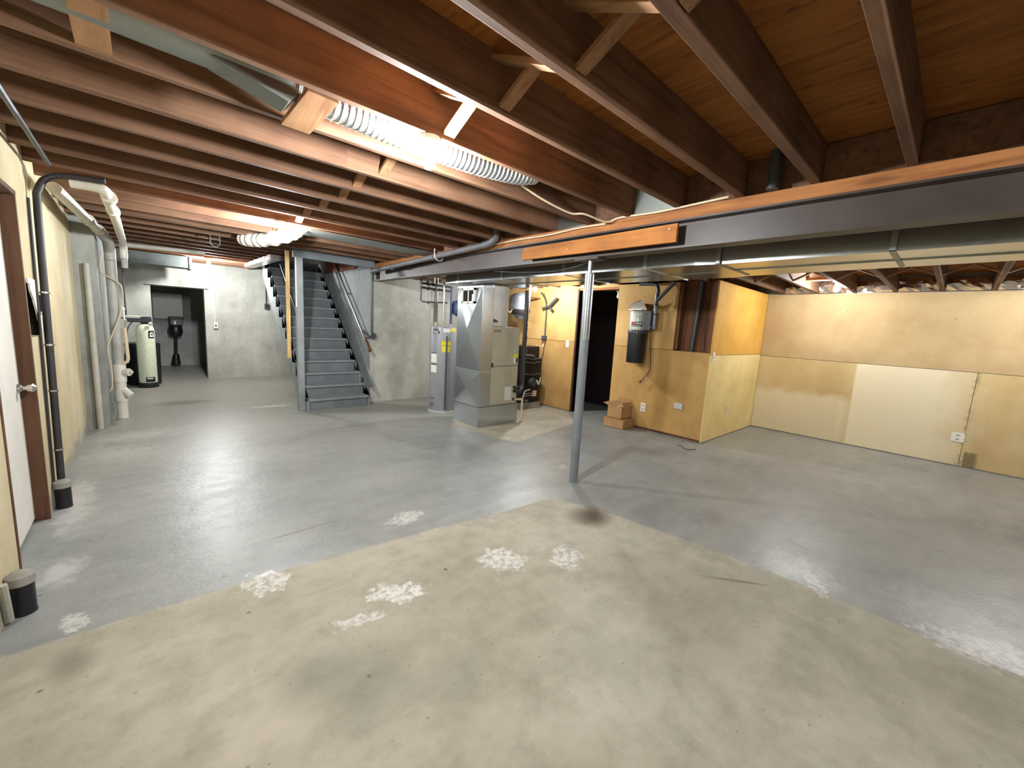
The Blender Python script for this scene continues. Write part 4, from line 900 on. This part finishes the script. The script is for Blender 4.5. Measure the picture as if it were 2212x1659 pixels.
# dark pipe in the open stud cavity
tag(MB().tube([(5.89,2.60,1.275),(5.89,2.555,2.26)], .03, 14).build('cavity_pipe', 'dark_grey_pipe', smooth=True), 'dark grey pipe standing in the open stud cavity', 'pipe')
tag(MB().tube(smoothpath([(5.90,2.50,2.1),(5.90,2.47,1.7),(5.90,2.44,1.45),(5.90,2.40,1.29)]), .006, 8).build('cavity_wire', 'cord_brown', smooth=True), 'thin brown wire hanging in the open stud cavity', 'cable')
# pull chain lamp holder inside the dark store
ch = thing('pull_chain_lamp', (6.4, 4.255, 2.2), 'unlit lamp holder just inside the dark partition doorway', 'light')
MB().lathe((6.4,4.255,2.215), [(.03,0),(.05,.03),(.055,.055)], 16).build('lamp_holder', 'porcelain', ch, smooth=True)
MB().lathe((6.4,4.255,2.105), [(.006,0),(.028,.02),(.03,.04),(.016,.09),(.015,.11)], 14).build('bulb', 'label_white', ch, smooth=True)

# ------------------------------------------------------------------ cardboard boxes
lb1 = thing('cardboard_box', (5.6, 3.52, 0), 'low closed cardboard box on the floor under the open one', 'box')
B(5.455, 5.775, 3.335, 3.695, .004, .135).build('body', 'cardboard', lb1, bevel=.004)
MB().add([(5.45,3.33,.137),(5.62,3.33,.142),(5.62,3.70,.142),(5.45,3.70,.139),(5.45,3.33,.141),(5.62,3.33,.146),(5.62,3.70,.146),(5.45,3.70,.143)], [(0,3,2,1),(4,5,6,7),(0,1,5,4),(1,2,6,5),(2,3,7,6),(3,0,4,7)]).build('flap', 'cardboard', lb1)
B(5.625, 5.78, 3.33, 3.70, .137, .141).build('flap', 'cardboard', lb1)
ub = thing('cardboard_box', (5.63, 3.55, .147), 'open cardboard box with raised flaps on top of the low box', 'box')
x0, x1, y0, y1, z0, z1, tt = 5.50, 5.77, 3.40, 3.67, .148, .335, .005
MB().box(x0, x0+tt, y0, y1, z0, z1).box(x1-tt, x1, y0, y1, z0, z1).box(x0, x1, y0, y0+tt, z0, z1).box(x0, x1, y1-tt, y1, z0, z1).box(x0, x1, y0, y1, z0, z0+tt).build('body', 'cardboard', ub)
MB().bar((x0,(y0+y1)/2,z1),(x0-.02,(y0+y1)/2+.03,z1+.085), .005, .20, up_=(0,1,0)).build('flap', 'cardboard', ub)
MB().bar((x1,(y0+y1)/2,z1),(x1-.01,(y0+y1)/2,z1+.11), .005, .25, up_=(0,1,0)).build('flap', 'cardboard', ub)
MB().bar(((x0+x1)/2,y1,z1),((x0+x1)/2-.01,y1+.10,z1+.03), .005, .24, up_=(1,0,0)).build('flap', 'cardboard', ub)
MB().bar(((x0+x1)/2,y0,z1),((x0+x1)/2,y0+.02,z1+.07), .005, .22, up_=(1,0,0)).build('flap', 'cardboard', ub)
MB().lathe((5.63,3.52,.25), [(.05,0),(.07,.04),(.06,.08),(.02,.10)], 10).build('crumpled_paper', 'cable_cream', ub)
# small debris on the floor near the partition corner
tag(MB().tube(smoothpath([(5.40,2.42,.006),(5.36,2.34,.012),(5.30,2.27,.006),(5.33,2.20,.008),(5.42,2.18,.006)]), .005, 6).build('wire_scrap', 'dark_grey_pipe', smooth=True), 'curled dark wire scrap on the floor by the partition corner', 'scrap')
